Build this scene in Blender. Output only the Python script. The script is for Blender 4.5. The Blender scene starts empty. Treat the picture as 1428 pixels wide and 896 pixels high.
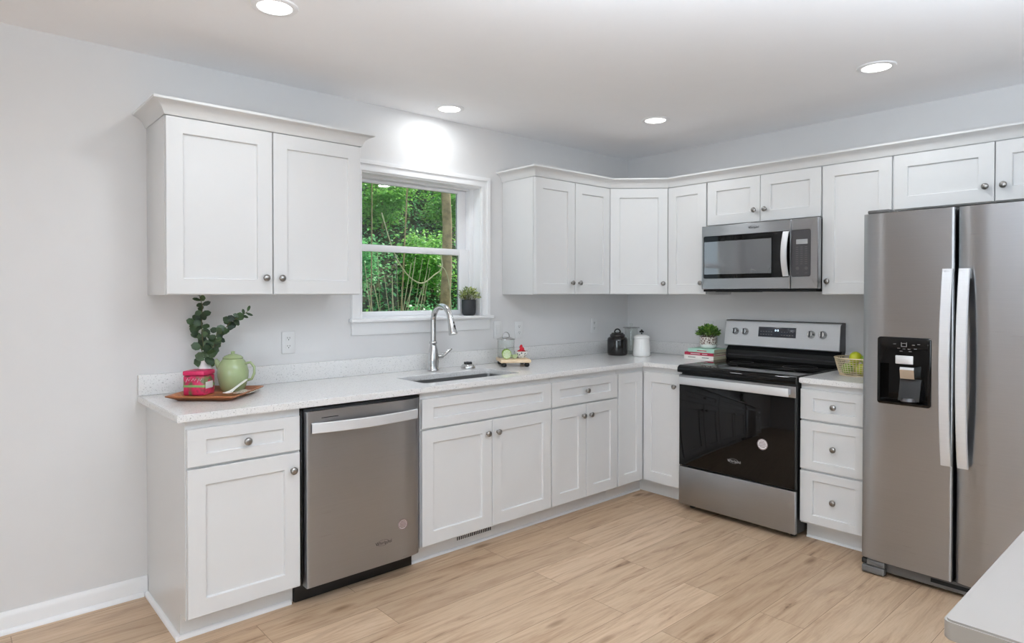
import bpy, bmesh, math, random
from mathutils import Vector, Matrix
PI = math.pi
S = bpy.context.scene
COL = S.collection
R = random.Random(7)

# ------------------------------------------------------------------ camera, sky, sun, exposure
F_PX, CX, CY = 903.63, 718.03, 420.20
cam_d = bpy.data.cameras.new('camera')
cam = bpy.data.objects.new('camera', cam_d)
COL.objects.link(cam)
ri = Vector((7.45526960e-01, -6.66475337e-01, 4.19920882e-04))
up = Vector((0.0081779, 0.0097779, 0.99991875))
fw = Vector((0.66642529, 0.74546296, -0.01274005))
m = Matrix.Identity(4)
for i in range(3):
    m[i][0], m[i][1], m[i][2] = ri[i], up[i], -fw[i]
    m[i][3] = (-4.22412264, -3.33885474, 1.3804464)[i]
cam.matrix_world = m
cam_d.sensor_fit = 'HORIZONTAL'
cam_d.sensor_width = 36.0
cam_d.lens = F_PX * 36.0 / 1428
cam_d.shift_x = (714 - CX) / 1428
cam_d.shift_y = (CY - 448) / 1428
cam_d.clip_start = 0.05
S.camera = cam

S.view_settings.view_transform = 'Standard'
S.view_settings.look = 'None'
S.view_settings.gamma = 1.0
S.view_settings.use_curve_mapping = False
S.view_settings.exposure = 0.16
S.cycles.use_denoising = True
S.cycles.max_bounces = 12
S.cycles.diffuse_bounces = 6
S.cycles.glossy_bounces = 6
S.cycles.transmission_bounces = 10
S.cycles.transparent_max_bounces = 16
S.cycles.sample_clamp_indirect = 6.0
S.cycles.caustics_reflective = False
S.cycles.caustics_refractive = False

SKY = 1.3
SUN = 6.2
DOWNLIGHT_W = 3.1
FILL_W = 16.0
UPLIGHT_W = (3.0, 78.0, 4.0, 46.0)
w = bpy.data.worlds.new('sky')
S.world = w
w.use_nodes = True
bg = w.node_tree.nodes['Background']
bg.inputs['Color'].default_value = (0.72, 0.86, 1.0, 1)
bg.inputs['Strength'].default_value = SKY
sun_d = bpy.data.lights.new('sun', 'SUN')
sun_d.energy = SUN
sun_d.angle = 0.02
sun_d.color = (1.0, 0.95, 0.85)
sun = bpy.data.objects.new('sun', sun_d)
COL.objects.link(sun)
sun.rotation_euler = (math.radians(-6), math.radians(38), 0)   # high, from beyond the range wall

CEIL = 2.469
XL, YF = -7.2, -6.8            # far walls behind and beside the camera
def fill_light(name, loc, rot, sx, sy, power):
    d = bpy.data.lights.new(name, 'AREA')
    d.shape = 'RECTANGLE'; d.size = sx; d.size_y = sy
    d.energy = power; d.color = (0.85, 0.925, 1.02)
    o = bpy.data.objects.new(name, d)
    COL.objects.link(o)
    o.location = loc; o.rotation_euler = rot
# added fill lamps shining in through two unseen windows behind the camera
fill_light('fill_light_front', (-3.6, YF - 0.2, 1.35), (math.radians(90), 0, 0), 3.2, 2.0, FILL_W * 0.2)
fill_light('fill_light_left', (XL - 0.2, -4.6, 1.35), (math.radians(90), 0, math.radians(-90)), 2.4, 2.0, FILL_W * 5.8)

# ------------------------------------------------------------------ materials
def lin(c):
    c = c / 255.0
    return c / 12.92 if c <= 0.04045 else ((c + 0.055) / 1.055) ** 2.4
def rgb(r, g, b): return (lin(r), lin(g), lin(b), 1.0)
class NT:
    def __init__(s, name):
        s.m = bpy.data.materials.new(name); s.m.use_nodes = True
        s.t = s.m.node_tree; s.b = s.t.nodes['Principled BSDF']; s.out = s.t.nodes['Material Output']
    def n(s, typ, **kw):
        n = s.t.nodes.new(typ)
        for k, v in kw.items(): setattr(n, k, v)
        return n
    def l(s, a, b): s.t.links.new(a, b)
    def set(s, **kw):
        for k, v in kw.items(): s.b.inputs[k.replace('_', ' ')].default_value = v
        return s
    def coords(s, scale=(1, 1, 1), loc=(0, 0, 0)):
        c = s.n('ShaderNodeTexCoord'); mp = s.n('ShaderNodeMapping')
        mp.inputs['Scale'].default_value = scale; mp.inputs['Location'].default_value = loc
        s.l(c.outputs['Object'], mp.inputs['Vector']); return mp.outputs['Vector']
    def noise(s, vec, scale, detail=4, rough=0.5, dist=0.0):
        n = s.n('ShaderNodeTexNoise')
        n.inputs['Scale'].default_value = scale; n.inputs['Detail'].default_value = detail
        n.inputs['Roughness'].default_value = rough; n.inputs['Distortion'].default_value = dist
        if vec is not None: s.l(vec, n.inputs['Vector'])
        return n.outputs['Fac']
    def ramp(s, fac, stops):
        r = s.n('ShaderNodeValToRGB'); e = r.color_ramp.elements
        while len(e) < len(stops): e.new(0.5)
        for el, (p, c) in zip(e, stops): el.position = p; el.color = c
        s.l(fac, r.inputs['Fac']); return r.outputs['Color']
    def mix(s, fac, a, b, mode='MIX'):
        n = s.n('ShaderNodeMix', data_type='RGBA', blend_type=mode)
        for sock, v in ((n.inputs[0], fac), (n.inputs[6], a), (n.inputs[7], b)):
            if hasattr(v, 'links') or isinstance(v, bpy.types.NodeSocket): s.l(v, sock)
            else: sock.default_value = v
        return n.outputs[2]
    def bump(s, fac, strength=0.1, dist=0.01):
        n = s.n('ShaderNodeBump'); n.inputs['Strength'].default_value = strength; n.inputs['Distance'].default_value = dist
        s.l(fac, n.inputs['Height']); s.l(n.outputs['Normal'], s.b.inputs['Normal'])
def plain(name, c, rough=0.5, metal=0.0, var=0.03, scale=8, spec=0.5):
    t = NT(name); t.set(Roughness=rough, Metallic=metal, Specular_IOR_Level=spec)
    v = t.coords(); f = t.noise(v, scale, 3)
    d = tuple(min(1, x * (1 - var)) for x in c[:3]) + (1,); u = tuple(min(1, x * (1 + var)) for x in c[:3]) + (1,)
    t.l(t.ramp(f, [(0.3, d), (0.7, u)]), t.b.inputs['Base Color'])
    return t.m
M = {}
M['wall'] = plain('wall_paint', rgb(221, 220, 220), 0.7, var=0.008)
M['ceiling'] = plain('ceiling_paint', rgb(249, 249, 251), 0.85, var=0.008)
M['trim'] = plain('trim_paint', rgb(240, 240, 241), 0.35, var=0.006)
M['cab'] = plain('cabinet_paint', rgb(220, 220, 220), 0.32, var=0.006)
M['toe'] = plain('toe_kick_paint', rgb(226, 226, 227), 0.45, var=0.01)
M['nickel'] = plain('brushed_nickel', rgb(152, 149, 146), 0.3, 1.0, 0.05, 40)
M['chrome'] = plain('chrome', rgb(205, 205, 205), 0.22, 1.0, 0.02)
M['black'] = plain('black_plastic', rgb(16, 15, 15), 0.45)
M['dark'] = plain('dark_recess', rgb(8, 8, 8), 0.8)
M['gray_plastic'] = plain('grey_plastic', rgb(92, 90, 88), 0.45)
M['dgray'] = plain('charcoal_panel', rgb(62, 60, 62), 0.35)
M['lgray'] = plain('pale_grey_print', rgb(165, 165, 165), 0.5)
M['white_print'] = plain('white_print', rgb(225, 225, 225), 0.5)
M['white_ceramic'] = plain('white_ceramic', rgb(238, 237, 235), 0.18, var=0.01)
M['black_ceramic'] = plain('black_ceramic', rgb(26, 24, 24), 0.12, var=0.1)
M['pot_black'] = plain('matte_black_pot', rgb(40, 42, 46), 0.55, var=0.12, scale=20)
M['teapot'] = plain('sage_glaze', rgb(152, 166, 124), 0.12, var=0.05, scale=12)
M['pink'] = plain('pink_tin', rgb(196, 40, 92), 0.3, var=0.1, scale=20)
M['tin_green'] = plain('tin_green_band', rgb(128, 170, 104), 0.35, var=0.05)
M['soil'] = plain('potting_soil', rgb(46, 36, 28), 0.9, var=0.3, scale=60)
M['stem'] = plain('plant_stem', rgb(92, 88, 52), 0.6, var=0.1)
M['raspberry'] = plain('raspberry_red', rgb(190, 24, 44), 0.35, var=0.2, scale=90)
M['brass'] = plain('gold_wire', rgb(232, 214, 184), 0.42, 0.6, 0.05, 30)
M['paper'] = plain('book_pages', rgb(196, 188, 160), 0.8, var=0.08, scale=120)
M['book_mint'] = plain('mint_cover', rgb(176, 214, 196), 0.5, var=0.06, scale=30)
M['book_red'] = plain('crimson_cover', rgb(176, 44, 72), 0.5, var=0.06, scale=30)
M['book_white'] = plain('ivory_cover', rgb(236, 232, 226), 0.5, var=0.03, scale=30)
M['display'] = plain('display_glass', rgb(50, 52, 60), 0.15)
M['bark'] = plain('tree_bark', rgb(146, 128, 92), 0.9, var=0.3, scale=14)
M['vine'] = plain('dry_vine', rgb(176, 170, 130), 0.8, var=0.15, scale=14)
M['soil_out'] = plain('forest_floor', rgb(58, 62, 34), 0.95, var=0.4, scale=6)
M['vinyl'] = plain('white_vinyl', rgb(238, 238, 240), 0.3, var=0.005)
M['outlet'] = plain('outlet_plastic', rgb(226, 226, 226), 0.3, var=0.005)

def emit(name, c, k):
    t = NT(name); t.set(Base_Color=c, Emission_Color=c, Emission_Strength=k); return t.m
M['lamp'] = emit('lamp_diffuser', (1, 0.98, 0.95, 1), 4.0)
M['clock'] = emit('clock_digits', (0.75, 0.88, 1, 1), 1.6)

def steel(name, c, rough, aniso, streak=(0.7, 0.7, 90), metal=1.0):
    t = NT(name); t.set(Metallic=metal, Anisotropic=aniso, Anisotropic_Rotation=0.25)
    v = t.coords(streak); f = t.noise(v, 6, 3)
    t.l(t.ramp(f, [(0.3, tuple(x * 0.975 for x in c[:3]) + (1,)), (0.7, tuple(min(1, x * 1.02) for x in c[:3]) + (1,))]), t.b.inputs['Base Color'])
    r = t.n('ShaderNodeMapRange'); t.l(f, r.inputs['Value'])
    r.inputs['To Min'].default_value = rough - 0.012; r.inputs['To Max'].default_value = rough + 0.012
    t.l(r.outputs['Result'], t.b.inputs['Roughness'])
    tg = t.n('ShaderNodeTangent', direction_type='RADIAL', axis='Z')
    t.l(tg.outputs['Tangent'], t.b.inputs['Tangent'])
    return t.m
M['steel'] = steel('stainless_steel', rgb(170, 171, 173), 0.28, 0.94)
M['steel_light'] = steel('stainless_bright', rgb(226, 227, 229), 0.5, 0.5, metal=0.6)
M['sink_steel'] = steel('sink_steel', rgb(158, 158, 158), 0.34, 0.0)

def black_glass():
    t = NT('black_glass'); t.set(Roughness=0.03, IOR=1.45, Specular_IOR_Level=0.36)
    v = t.coords(); t.l(t.ramp(t.noise(v, 3, 2), [(0.3, rgb(6, 5, 5)), (0.7, rgb(8, 7, 7))]), t.b.inputs['Base Color'])
    return t.m
M['bglass'] = black_glass()
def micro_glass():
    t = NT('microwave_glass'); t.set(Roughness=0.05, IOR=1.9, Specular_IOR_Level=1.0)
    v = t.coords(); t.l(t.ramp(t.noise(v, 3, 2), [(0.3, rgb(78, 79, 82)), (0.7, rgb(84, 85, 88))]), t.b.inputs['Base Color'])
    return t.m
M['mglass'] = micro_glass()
def thin_glass(name, tint, refl=1.0):
    t = NT(name)
    tr = t.n('ShaderNodeBsdfTransparent'); tr.inputs['Color'].default_value = tint
    gl = t.n('ShaderNodeBsdfGlossy'); gl.inputs['Roughness'].default_value = 0.02
    lw = t.n('ShaderNodeLayerWeight'); lw.inputs['Blend'].default_value = 0.5
    pw = t.n('ShaderNodeMath', operation='POWER'); t.l(lw.outputs['Facing'], pw.inputs[0]); pw.inputs[1].default_value = 4.0
    fr = t.n('ShaderNodeMath', operation='MULTIPLY_ADD'); t.l(pw.outputs[0], fr.inputs[0]); fr.inputs[1].default_value = .55 * refl; fr.inputs[2].default_value = .035
    mx = t.n('ShaderNodeMixShader')
    t.l(fr.outputs[0], mx.inputs[0]); t.l(tr.outputs[0], mx.inputs[1]); t.l(gl.outputs[0], mx.inputs[2])
    t.l(mx.outputs[0], t.out.inputs['Surface'])
    return t.m
M['pane'] = thin_glass('window_glass', (0.96, 0.98, 0.97, 1))
M['jar_glass'] = thin_glass('jar_glass', (0.955, 0.968, 0.96, 1), 1.5)

def quartz():
    t = NT('speckled_quartz'); t.set(Roughness=0.16)
    v = t.coords()
    a = t.noise(v, 130, 4, 0.6); b = t.noise(v, 420, 2, 0.5)
    c1 = t.ramp(a, [(0.30, rgb(178, 177, 177)), (0.42, rgb(226, 225, 224)), (0.60, rgb(228, 227, 226)), (0.72, rgb(196, 194, 192))])
    vo = t.n('ShaderNodeTexVoronoi'); vo.inputs['Scale'].default_value = 55; t.l(v, vo.inputs['Vector'])
    spot = t.ramp(vo.outputs['Distance'], [(0.10, (1, 1, 1, 1)), (0.17, (0, 0, 0, 1))])
    pick = t.ramp(b, [(0.5, (0, 0, 0, 1)), (0.6, (1, 1, 1, 1))])
    f = t.mix(1.0, spot, pick, 'MULTIPLY')
    t.l(t.mix(f, c1, rgb(150, 146, 144)), t.b.inputs['Base Color'])
    return t.m
M['quartz'] = quartz()
M['island_quartz'] = plain('island_quartz', rgb(144, 138, 132), 0.3, var=0.012, scale=5)

def floor_mat():
    t = NT('oak_plank_floor'); t.set(Roughness=0.42)
    v = t.coords((1, 1, 1), (0.35, 2.348 + 0.191 * 20, 0))
    br = t.n('ShaderNodeTexBrick'); br.offset = 0.37; br.offset_frequency = 2; br.squash = 1.0
    br.inputs['Scale'].default_value = 1.0; br.inputs['Brick Width'].default_value = 1.22; br.inputs['Row Height'].default_value = 0.191
    br.inputs['Mortar Size'].default_value = 0.0011; br.inputs['Mortar Smooth'].default_value = 0.3; br.inputs['Bias'].default_value = 0.0
    br.inputs['Color1'].default_value = (0, 0, 0, 1); br.inputs['Color2'].default_value = (1, 1, 1, 1); br.inputs['Mortar'].default_value = (0.5, 0.5, 0.5, 1)
    t.l(v, br.inputs['Vector'])
    sep = t.n('ShaderNodeSeparateColor'); t.l(br.outputs['Color'], sep.inputs[0])
    def shifted(scale):
        c = t.n('ShaderNodeTexCoord'); mp = t.n('ShaderNodeMapping'); mp.inputs['Scale'].default_value = scale
        t.l(c.outputs['Object'], mp.inputs['Vector'])
        mu = t.n('ShaderNodeMath', operation='MULTIPLY'); t.l(sep.outputs[0], mu.inputs[0]); mu.inputs[1].default_value = 37.0
        cx = t.n('ShaderNodeCombineXYZ'); t.l(mu.outputs[0], cx.inputs[2]); t.l(mu.outputs[0], cx.inputs[0])
        ad = t.n('ShaderNodeVectorMath', operation='ADD'); t.l(mp.outputs[0], ad.inputs[0]); t.l(cx.outputs[0], ad.inputs[1])
        return ad.outputs[0]
    g1 = t.noise(shifted((1.1, 11, 1)), 2.2, 6, 0.66, 0.7)
    g2 = t.noise(shifted((3, 70, 1)), 2.0, 5, 0.65, 0.3)
    base = t.ramp(g1, [(0.29, rgb(126, 97, 72)), (0.37, rgb(176, 146, 118)), (0.52, rgb(197, 169, 140)), (0.70, rgb(206, 180, 152)), (0.85, rgb(182, 153, 126))])
    fine = t.ramp(g2, [(0.35, (0.86, 0.84, 0.82, 1)), (0.6, (1.03, 1.03, 1.03, 1))])
    c = t.mix(0.55, base, fine, 'MULTIPLY')
    tone = t.ramp(sep.outputs[0], [(0.0, (0.82, 0.80, 0.78, 1)), (0.5, (0.98, 0.98, 0.98, 1)), (1.0, (1.07, 1.08, 1.10, 1))])
    c = t.mix(1.0, c, tone, 'MULTIPLY')
    # knots
    vo = t.n('ShaderNodeTexVoronoi'); vo.inputs['Scale'].default_value = 2.0; t.l(shifted((0.8, 2.4, 0.4)), vo.inputs['Vector'])
    kn = t.ramp(vo.outputs['Distance'], [(0.03, (1, 1, 1, 1)), (0.13, (0, 0, 0, 1))])
    c = t.mix(kn, c, rgb(128, 98, 72))
    c = t.mix(br.outputs['Fac'], c, rgb(112, 88, 66))
    t.l(c, t.b.inputs['Base Color'])
    t.bump(g2, 0.06, 0.002)
    return t.m
M['floor'] = floor_mat()
def wood(name, a, b, sc=(2, 22, 22), rough=0.4):
    t = NT(name); t.set(Roughness=rough)
    f = t.noise(t.coords(sc), 3, 5, 0.6, 0.8)
    t.l(t.ramp(f, [(0.3, a), (0.7, b)]), t.b.inputs['Base Color']); return t.m
M['tray'] = wood('acacia_wood', rgb(122, 66, 36), rgb(186, 116, 66), (14, 2.5, 14))
M['board'] = wood('pale_maple', rgb(214, 184, 146), rgb(236, 214, 182), (4, 30, 30))
def leaf_mat(name, a, b, scale=9, rough=0.5, trans=0.0):
    t = NT(name); t.set(Roughness=rough)
    g = t.n('ShaderNodeNewGeometry'); f = t.noise(t.coords(), scale, 3)
    r = t.n('ShaderNodeMath', operation='ADD'); mu = t.n('ShaderNodeMath', operation='MULTIPLY'); mu.inputs[1].default_value = 0.5
    sb = t.n('ShaderNodeMath', operation='SUBTRACT'); t.l(g.outputs['Random Per Island'], sb.inputs[0]); sb.inputs[1].default_value = 0.5
    t.l(sb.outputs[0], mu.inputs[0]); t.l(mu.outputs[0], r.inputs[0]); t.l(f, r.inputs[1])
    t.l(t.ramp(r.outputs[0], [(0.25, a), (0.75, b)]), t.b.inputs['Base Color'])
    if trans:
        tl = t.n('ShaderNodeBsdfTranslucent'); mx = t.n('ShaderNodeMixShader'); mx.inputs[0].default_value = trans
        tl.inputs['Color'].default_value = b
        t.l(t.b.outputs[0], mx.inputs[1]); t.l(tl.outputs[0], mx.inputs[2]); t.l(mx.outputs[0], t.out.inputs['Surface'])
    return t.m
M['euc'] = leaf_mat('eucalyptus_leaf', rgb(26, 44, 30), rgb(74, 98, 62), 14)
M['basil'] = leaf_mat('bright_leaf', rgb(42, 84, 28), rgb(128, 168, 66), 30)
M['thyme'] = leaf_mat('variegated_leaf', rgb(70, 92, 44), rgb(196, 206, 130), 30)
M['forest'] = leaf_mat('forest_leaf', rgb(58, 128, 44), rgb(158, 212, 104), 1.5, 0.45, 0.35)
M['forest2'] = leaf_mat('forest_leaf_cool', rgb(44, 118, 64), rgb(132, 204, 130), 1.5, 0.45, 0.35)
M['forest3'] = leaf_mat('forest_leaf_olive', rgb(112, 130, 52), rgb(196, 202, 116), 1.5, 0.45, 0.35)
def fruit(name, a, b, rough=0.4):
    t = NT(name); t.set(Roughness=rough)
    v = t.coords(); f = t.noise(v, 9, 3); t.l(t.ramp(f, [(0.35, a), (0.65, b)]), t.b.inputs['Base Color'])
    t.bump(t.noise(v, 160, 2), 0.15, 0.002); return t.m
M['lime'] = fruit('lime_skin', rgb(112, 150, 44), rgb(160, 186, 70))
M['lemon'] = fruit('yellow_green_skin', rgb(176, 186, 30), rgb(206, 204, 50))
M['cut_lime'] = fruit('cut_lime_flesh', rgb(178, 202, 148), rgb(212, 226, 188), 0.25)
def pattern_pot():
    t = NT('patterned_pot_glaze'); t.set(Roughness=0.35)
    ck = t.n('ShaderNodeTexVoronoi', feature='DISTANCE_TO_EDGE'); ck.inputs['Scale'].default_value = 62
    t.l(t.coords(), ck.inputs['Vector'])
    t.l(t.ramp(ck.outputs['Distance'], [(0.10, rgb(228, 222, 214)), (0.16, rgb(128, 104, 96))]), t.b.inputs['Base Color'])
    return t.m
M['pot_pattern'] = pattern_pot()
def bowl_mat():
    t = NT('dotted_bowl_glaze'); t.set(Roughness=0.25)
    ck = t.n('ShaderNodeTexVoronoi'); ck.inputs['Scale'].default_value = 75
    t.l(t.coords(), ck.inputs['Vector'])
    t.l(t.ramp(ck.outputs['Distance'], [(0.30, rgb(56, 66, 84)), (0.36, rgb(222, 224, 222))]), t.b.inputs['Base Color'])
    return t.m
M['bowl'] = bowl_mat()
def cloth_mat():
    t = NT('printed_napkin'); t.set(Roughness=0.9)
    v = t.coords(); f = t.noise(v, 60, 3)
    t.l(t.ramp(f, [(0.42, rgb(214, 208, 200)), (0.5, rgb(150, 148, 120)), (0.56, rgb(226, 220, 210)), (0.66, rgb(176, 130, 110))]), t.b.inputs['Base Color']); return t.m
M['napkin'] = cloth_mat()
def tin_mat():
    t = NT('berry_print_tin'); t.set(Roughness=0.3)
    v = t.coords(); f = t.noise(v, 22, 2, 0.4)
    t.l(t.ramp(f, [(0.38, rgb(98, 104, 66)), (0.46, rgb(182, 36, 84)), (0.60, rgb(206, 52, 100)), (0.68, rgb(128, 60, 66))]), t.b.inputs['Base Color']); return t.m
M['tin_print'] = tin_mat()

# ------------------------------------------------------------------ mesh builder
class MB:
    def __init__(s): s.bm = bmesh.new(); s.mi = 0
    def _mark(s, n0):
        s.bm.faces.ensure_lookup_table()
        for f in s.bm.faces[n0:]: f.material_index = s.mi
    def box(s, x0, x1, y0, y1, z0, z1, bev=0.0, mat=None, seg=2):
        n0 = len(s.bm.faces)
        b = bmesh.new(); bmesh.ops.create_cube(b, size=1.0)
        for v in b.verts:
            v.co = Vector(((x0 + x1) / 2 + v.co.x * (x1 - x0), (y0 + y1) / 2 + v.co.y * (y1 - y0), (z0 + z1) / 2 + v.co.z * (z1 - z0)))
        if bev > 0: bmesh.ops.bevel(b, geom=b.edges[:], offset=bev, segments=seg, affect='EDGES', profile=0.5)
        s._join(b, mat); return s
    def _join(s, b, mat=None):
        n0 = len(s.bm.faces); bmesh.ops.recalc_face_normals(b, faces=b.faces[:])
        vm = {}
        for v in b.verts: vm[v] = s.bm.verts.new((mat @ v.co) if mat is not None else v.co)
        for f in b.faces:
            try:
                nf = s.bm.faces.new([vm[v] for v in f.verts]); nf.material_index = s.mi
            except ValueError: pass
        b.free()
    def prism(s, pts, axis, a0, a1, bev=0.0, mat=None):
        """closed polygon of 2D pts swept along axis from a0 to a1 (x: pts=(y,z), y: pts=(x,z), z: pts=(x,y))"""
        b = bmesh.new()
        def P(p, a): return {'x': (a, p[0], p[1]), 'y': (p[0], a, p[1]), 'z': (p[0], p[1], a)}[axis]
        lo = [b.verts.new(P(p, a0)) for p in pts]; hi = [b.verts.new(P(p, a1)) for p in pts]
        n = len(pts)
        b.faces.new(lo); b.faces.new(hi[::-1])
        for i in range(n): b.faces.new([lo[i], hi[i], hi[(i + 1) % n], lo[(i + 1) % n]])
        if bev: bmesh.ops.bevel(b, geom=b.edges[:], offset=bev, segments=2, affect='EDGES')
        s._join(b, mat); return s
    def lathe(s, prof, c=(0, 0, 0), axis='z', seg=28, mat=None, close=True):
        b = bmesh.new(); rings = []
        def P(r, z, a):
            u, v = r * math.cos(a), r * math.sin(a)
            return {'z': (c[0] + u, c[1] + v, c[2] + z), 'y': (c[0] + u, c[1] + z, c[2] + v), 'x': (c[0] + z, c[1] + u, c[2] + v)}[axis]
        for r, z in prof:
            if r < 1e-6: rings.append([b.verts.new(P(0, z, 0))])
            else: rings.append([b.verts.new(P(r, z, 2 * PI * i / seg)) for i in range(seg)])
        for A, B in zip(rings, rings[1:]):
            for i in range(seg):
                j = (i + 1) % seg
                q = [A[i % len(A)], A[j % len(A)], B[j % len(B)], B[i % len(B)]]
                u = []
                for v in q:
                    if v not in u: u.append(v)
                if len(u) >= 3:
                    try: b.faces.new(u)
                    except ValueError: pass
        s._join(b, mat); return s
    def tube(s, pts, rad, seg=10, mat=None, flat=1.0):
        b = bmesh.new(); pts = [Vector(p) for p in pts]; n = len(pts); rings = []
        rr = rad if isinstance(rad, (list, tuple)) else [rad] * n
        ref = None
        for i, p in enumerate(pts):
            d = (pts[min(i + 1, n - 1)] - pts[max(i - 1, 0)]).normalized()
            if ref is None: ref = Vector((0, 0, 1)) if abs(d.z) < 0.9 else Vector((1, 0, 0))
            u = (ref - d * ref.dot(d)).normalized(); v = d.cross(u); ref = u
            rings.append([b.verts.new(p + (u * math.cos(2 * PI * k / seg) + v * math.sin(2 * PI * k / seg) * flat) * rr[i]) for k in range(seg)])
        for A, B in zip(rings, rings[1:]):
            for k in range(seg): b.faces.new([A[k], A[(k + 1) % seg], B[(k + 1) % seg], B[k]])
        b.faces.new(rings[0][::-1]); b.faces.new(rings[-1])
        s._join(b, mat); return s
    def ring(s, R0, r, c=(0, 0, 0), axis='z', seg=32, seg2=8, sx=1.0):
        b = bmesh.new(); rs = []
        for i in range(seg):
            a = 2 * PI * i / seg; row = []
            for k in range(seg2):
                t = 2 * PI * k / seg2; q = R0 + r * math.cos(t); h = r * math.sin(t)
                u, v = q * math.cos(a) * sx, q * math.sin(a)
                row.append(b.verts.new({'z': (c[0] + u, c[1] + v, c[2] + h), 'y': (c[0] + u, c[1] + h, c[2] + v), 'x': (c[0] + h, c[1] + u, c[2] + v)}[axis]))
            rs.append(row)
        for i in range(seg):
            A, B = rs[i], rs[(i + 1) % seg]
            for k in range(seg2): b.faces.new([A[k], A[(k + 1) % seg2], B[(k + 1) % seg2], B[k]])
        s._join(b); return s
    def ball(s, c, r, sc=(1, 1, 1), u=20, v=12, mat=None):
        b = bmesh.new(); bmesh.ops.create_uvsphere(b, u_segments=u, v_segments=v, radius=r)
        for q in b.verts: q.co = Vector((c[0] + q.co.x * sc[0], c[1] + q.co.y * sc[1], c[2] + q.co.z * sc[2]))
        s._join(b, mat); return s
    def bowbar(s, axis, a0, a1, c, w, o0, o1, th, n=24, bev=0.0):
        """flat bar bowed outward (towards -y): runs along x or z, w wide, from depth o0 at the ends to o1 mid-way"""
        b = bmesh.new(); rows = []
        for i in range(n + 1):
            t = i / n; a = a0 + (a1 - a0) * t; q = 1 - (2 * t - 1) ** 2
            y = -(o0 + (o1 - o0) * q); row = []
            for dy, dw in ((0, -w / 2 + .003), (0, w / 2 - .003), (.003, w / 2), (th, w / 2), (th, -w / 2), (.003, -w / 2)):
                row.append(b.verts.new((a, y + dy, c + dw) if axis == 'x' else (c + dw, y + dy, a)))
            rows.append(row)
        k = len(rows[0])
        for A, B in zip(rows, rows[1:]):
            for i in range(k): b.faces.new([A[i], A[(i + 1) % k], B[(i + 1) % k], B[i]])
        b.faces.new(rows[0]); b.faces.new(rows[-1][::-1])
        s._join(b); return s
    def leaf(s, base, d, nrm, L, W, fold=0.15, shape='oval'):
        d = d.normalized(); nrm = (nrm - d * nrm.dot(d)).normalized(); sd = d.cross(nrm)
        prof = {'oval': ((0, 0), (.3, .8), (.6, 1), (.85, .62), (1, 0)), 'round': ((0, 0), (.12, .62), (.45, 1), (.8, .8), (1, 0)), 'lance': ((0, 0), (.35, 1), (.7, .7), (1, 0))}[shape]
        mid = [s.bm.verts.new(base + d * L * t - nrm * (L * .12 * t * t)) for t, _ in prof]
        le, re = [], []
        for t, q in prof[1:-1]:
            p = base + d * L * t - nrm * (L * .12 * t * t)
            le.append(s.bm.verts.new(p + sd * W * .5 * q + nrm * W * fold * q)); re.append(s.bm.verts.new(p - sd * W * .5 * q + nrm * W * fold * q))
        def F(*v):
            f = s.bm.faces.new(v); f.material_index = s.mi
        for side, flip in ((le, 0), (re, 1)):
            seq = [mid[0]] + side + [mid[-1]]
            for i in range(len(seq) - 1):
                v = [mid[i], mid[i + 1], seq[i + 1], seq[i]]
                u = []
                for x in v:
                    if x not in u: u.append(x)
                if flip: u = u[::-1]
                if len(u) > 2: F(*u)
        return s
    def build(s, name, mat, parent=None, smooth=35, loc=None):
        me = bpy.data.meshes.new(name)
        s.bm.normal_update(); s.bm.to_mesh(me); s.bm.free()
        for x in (mat if isinstance(mat, (list, tuple)) else [mat]): me.materials.append(M[x] if isinstance(x, str) else x)
        if smooth:
            me.shade_smooth()
            if smooth < 180: me.set_sharp_from_angle(angle=math.radians(smooth))
        o = bpy.data.objects.new(name, me); COL.objects.link(o)
        if parent is not None: o.parent = parent
        if loc: o.location = loc
        return o
def box_obj(name, mat, parent, *a, **k): return MB().box(*a, **k).build(name, mat, parent)
def tag(o, label, cat, group=None):
    o['label'] = label; o['category'] = cat
    if group: o['group'] = group
    return o
def thing(name, label, cat, loc=(0, 0, 0), rz=0.0, group=None):
    o = bpy.data.objects.new(name, None); o.empty_display_size = 0.1; COL.objects.link(o)
    o.location = loc; o.rotation_euler = (0, 0, rz)
    return tag(o, label, cat, group)
def struct(o): o['kind'] = 'structure'; return o
def text_obj(name, body, size, x, y, z, mat, parent, depth=0.0006, squash=1.0):
    c = bpy.data.curves.new(name, 'FONT'); c.body = body; c.size = size; c.extrude = depth; c.align_x = 'CENTER'; c.align_y = 'CENTER'
    t = bpy.data.objects.new(name, c); COL.objects.link(t)
    bpy.context.view_layer.update()
    me = bpy.data.meshes.new_from_object(t.evaluated_get(bpy.context.evaluated_depsgraph_get()))
    bpy.data.objects.remove(t); bpy.data.curves.remove(c)
    me.transform(Matrix.Translation((x, y, z)) @ Matrix.Rotation(PI / 2, 4, 'X') @ Matrix.Diagonal((squash, 1, 1, 1)))
    me.materials.clear(); me.materials.append(M[mat])
    o = bpy.data.objects.new(name, me); COL.objects.link(o); o.parent = parent
    return o
RB = -PI / 2          # facing of everything on the range wall (front towards -x)

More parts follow.
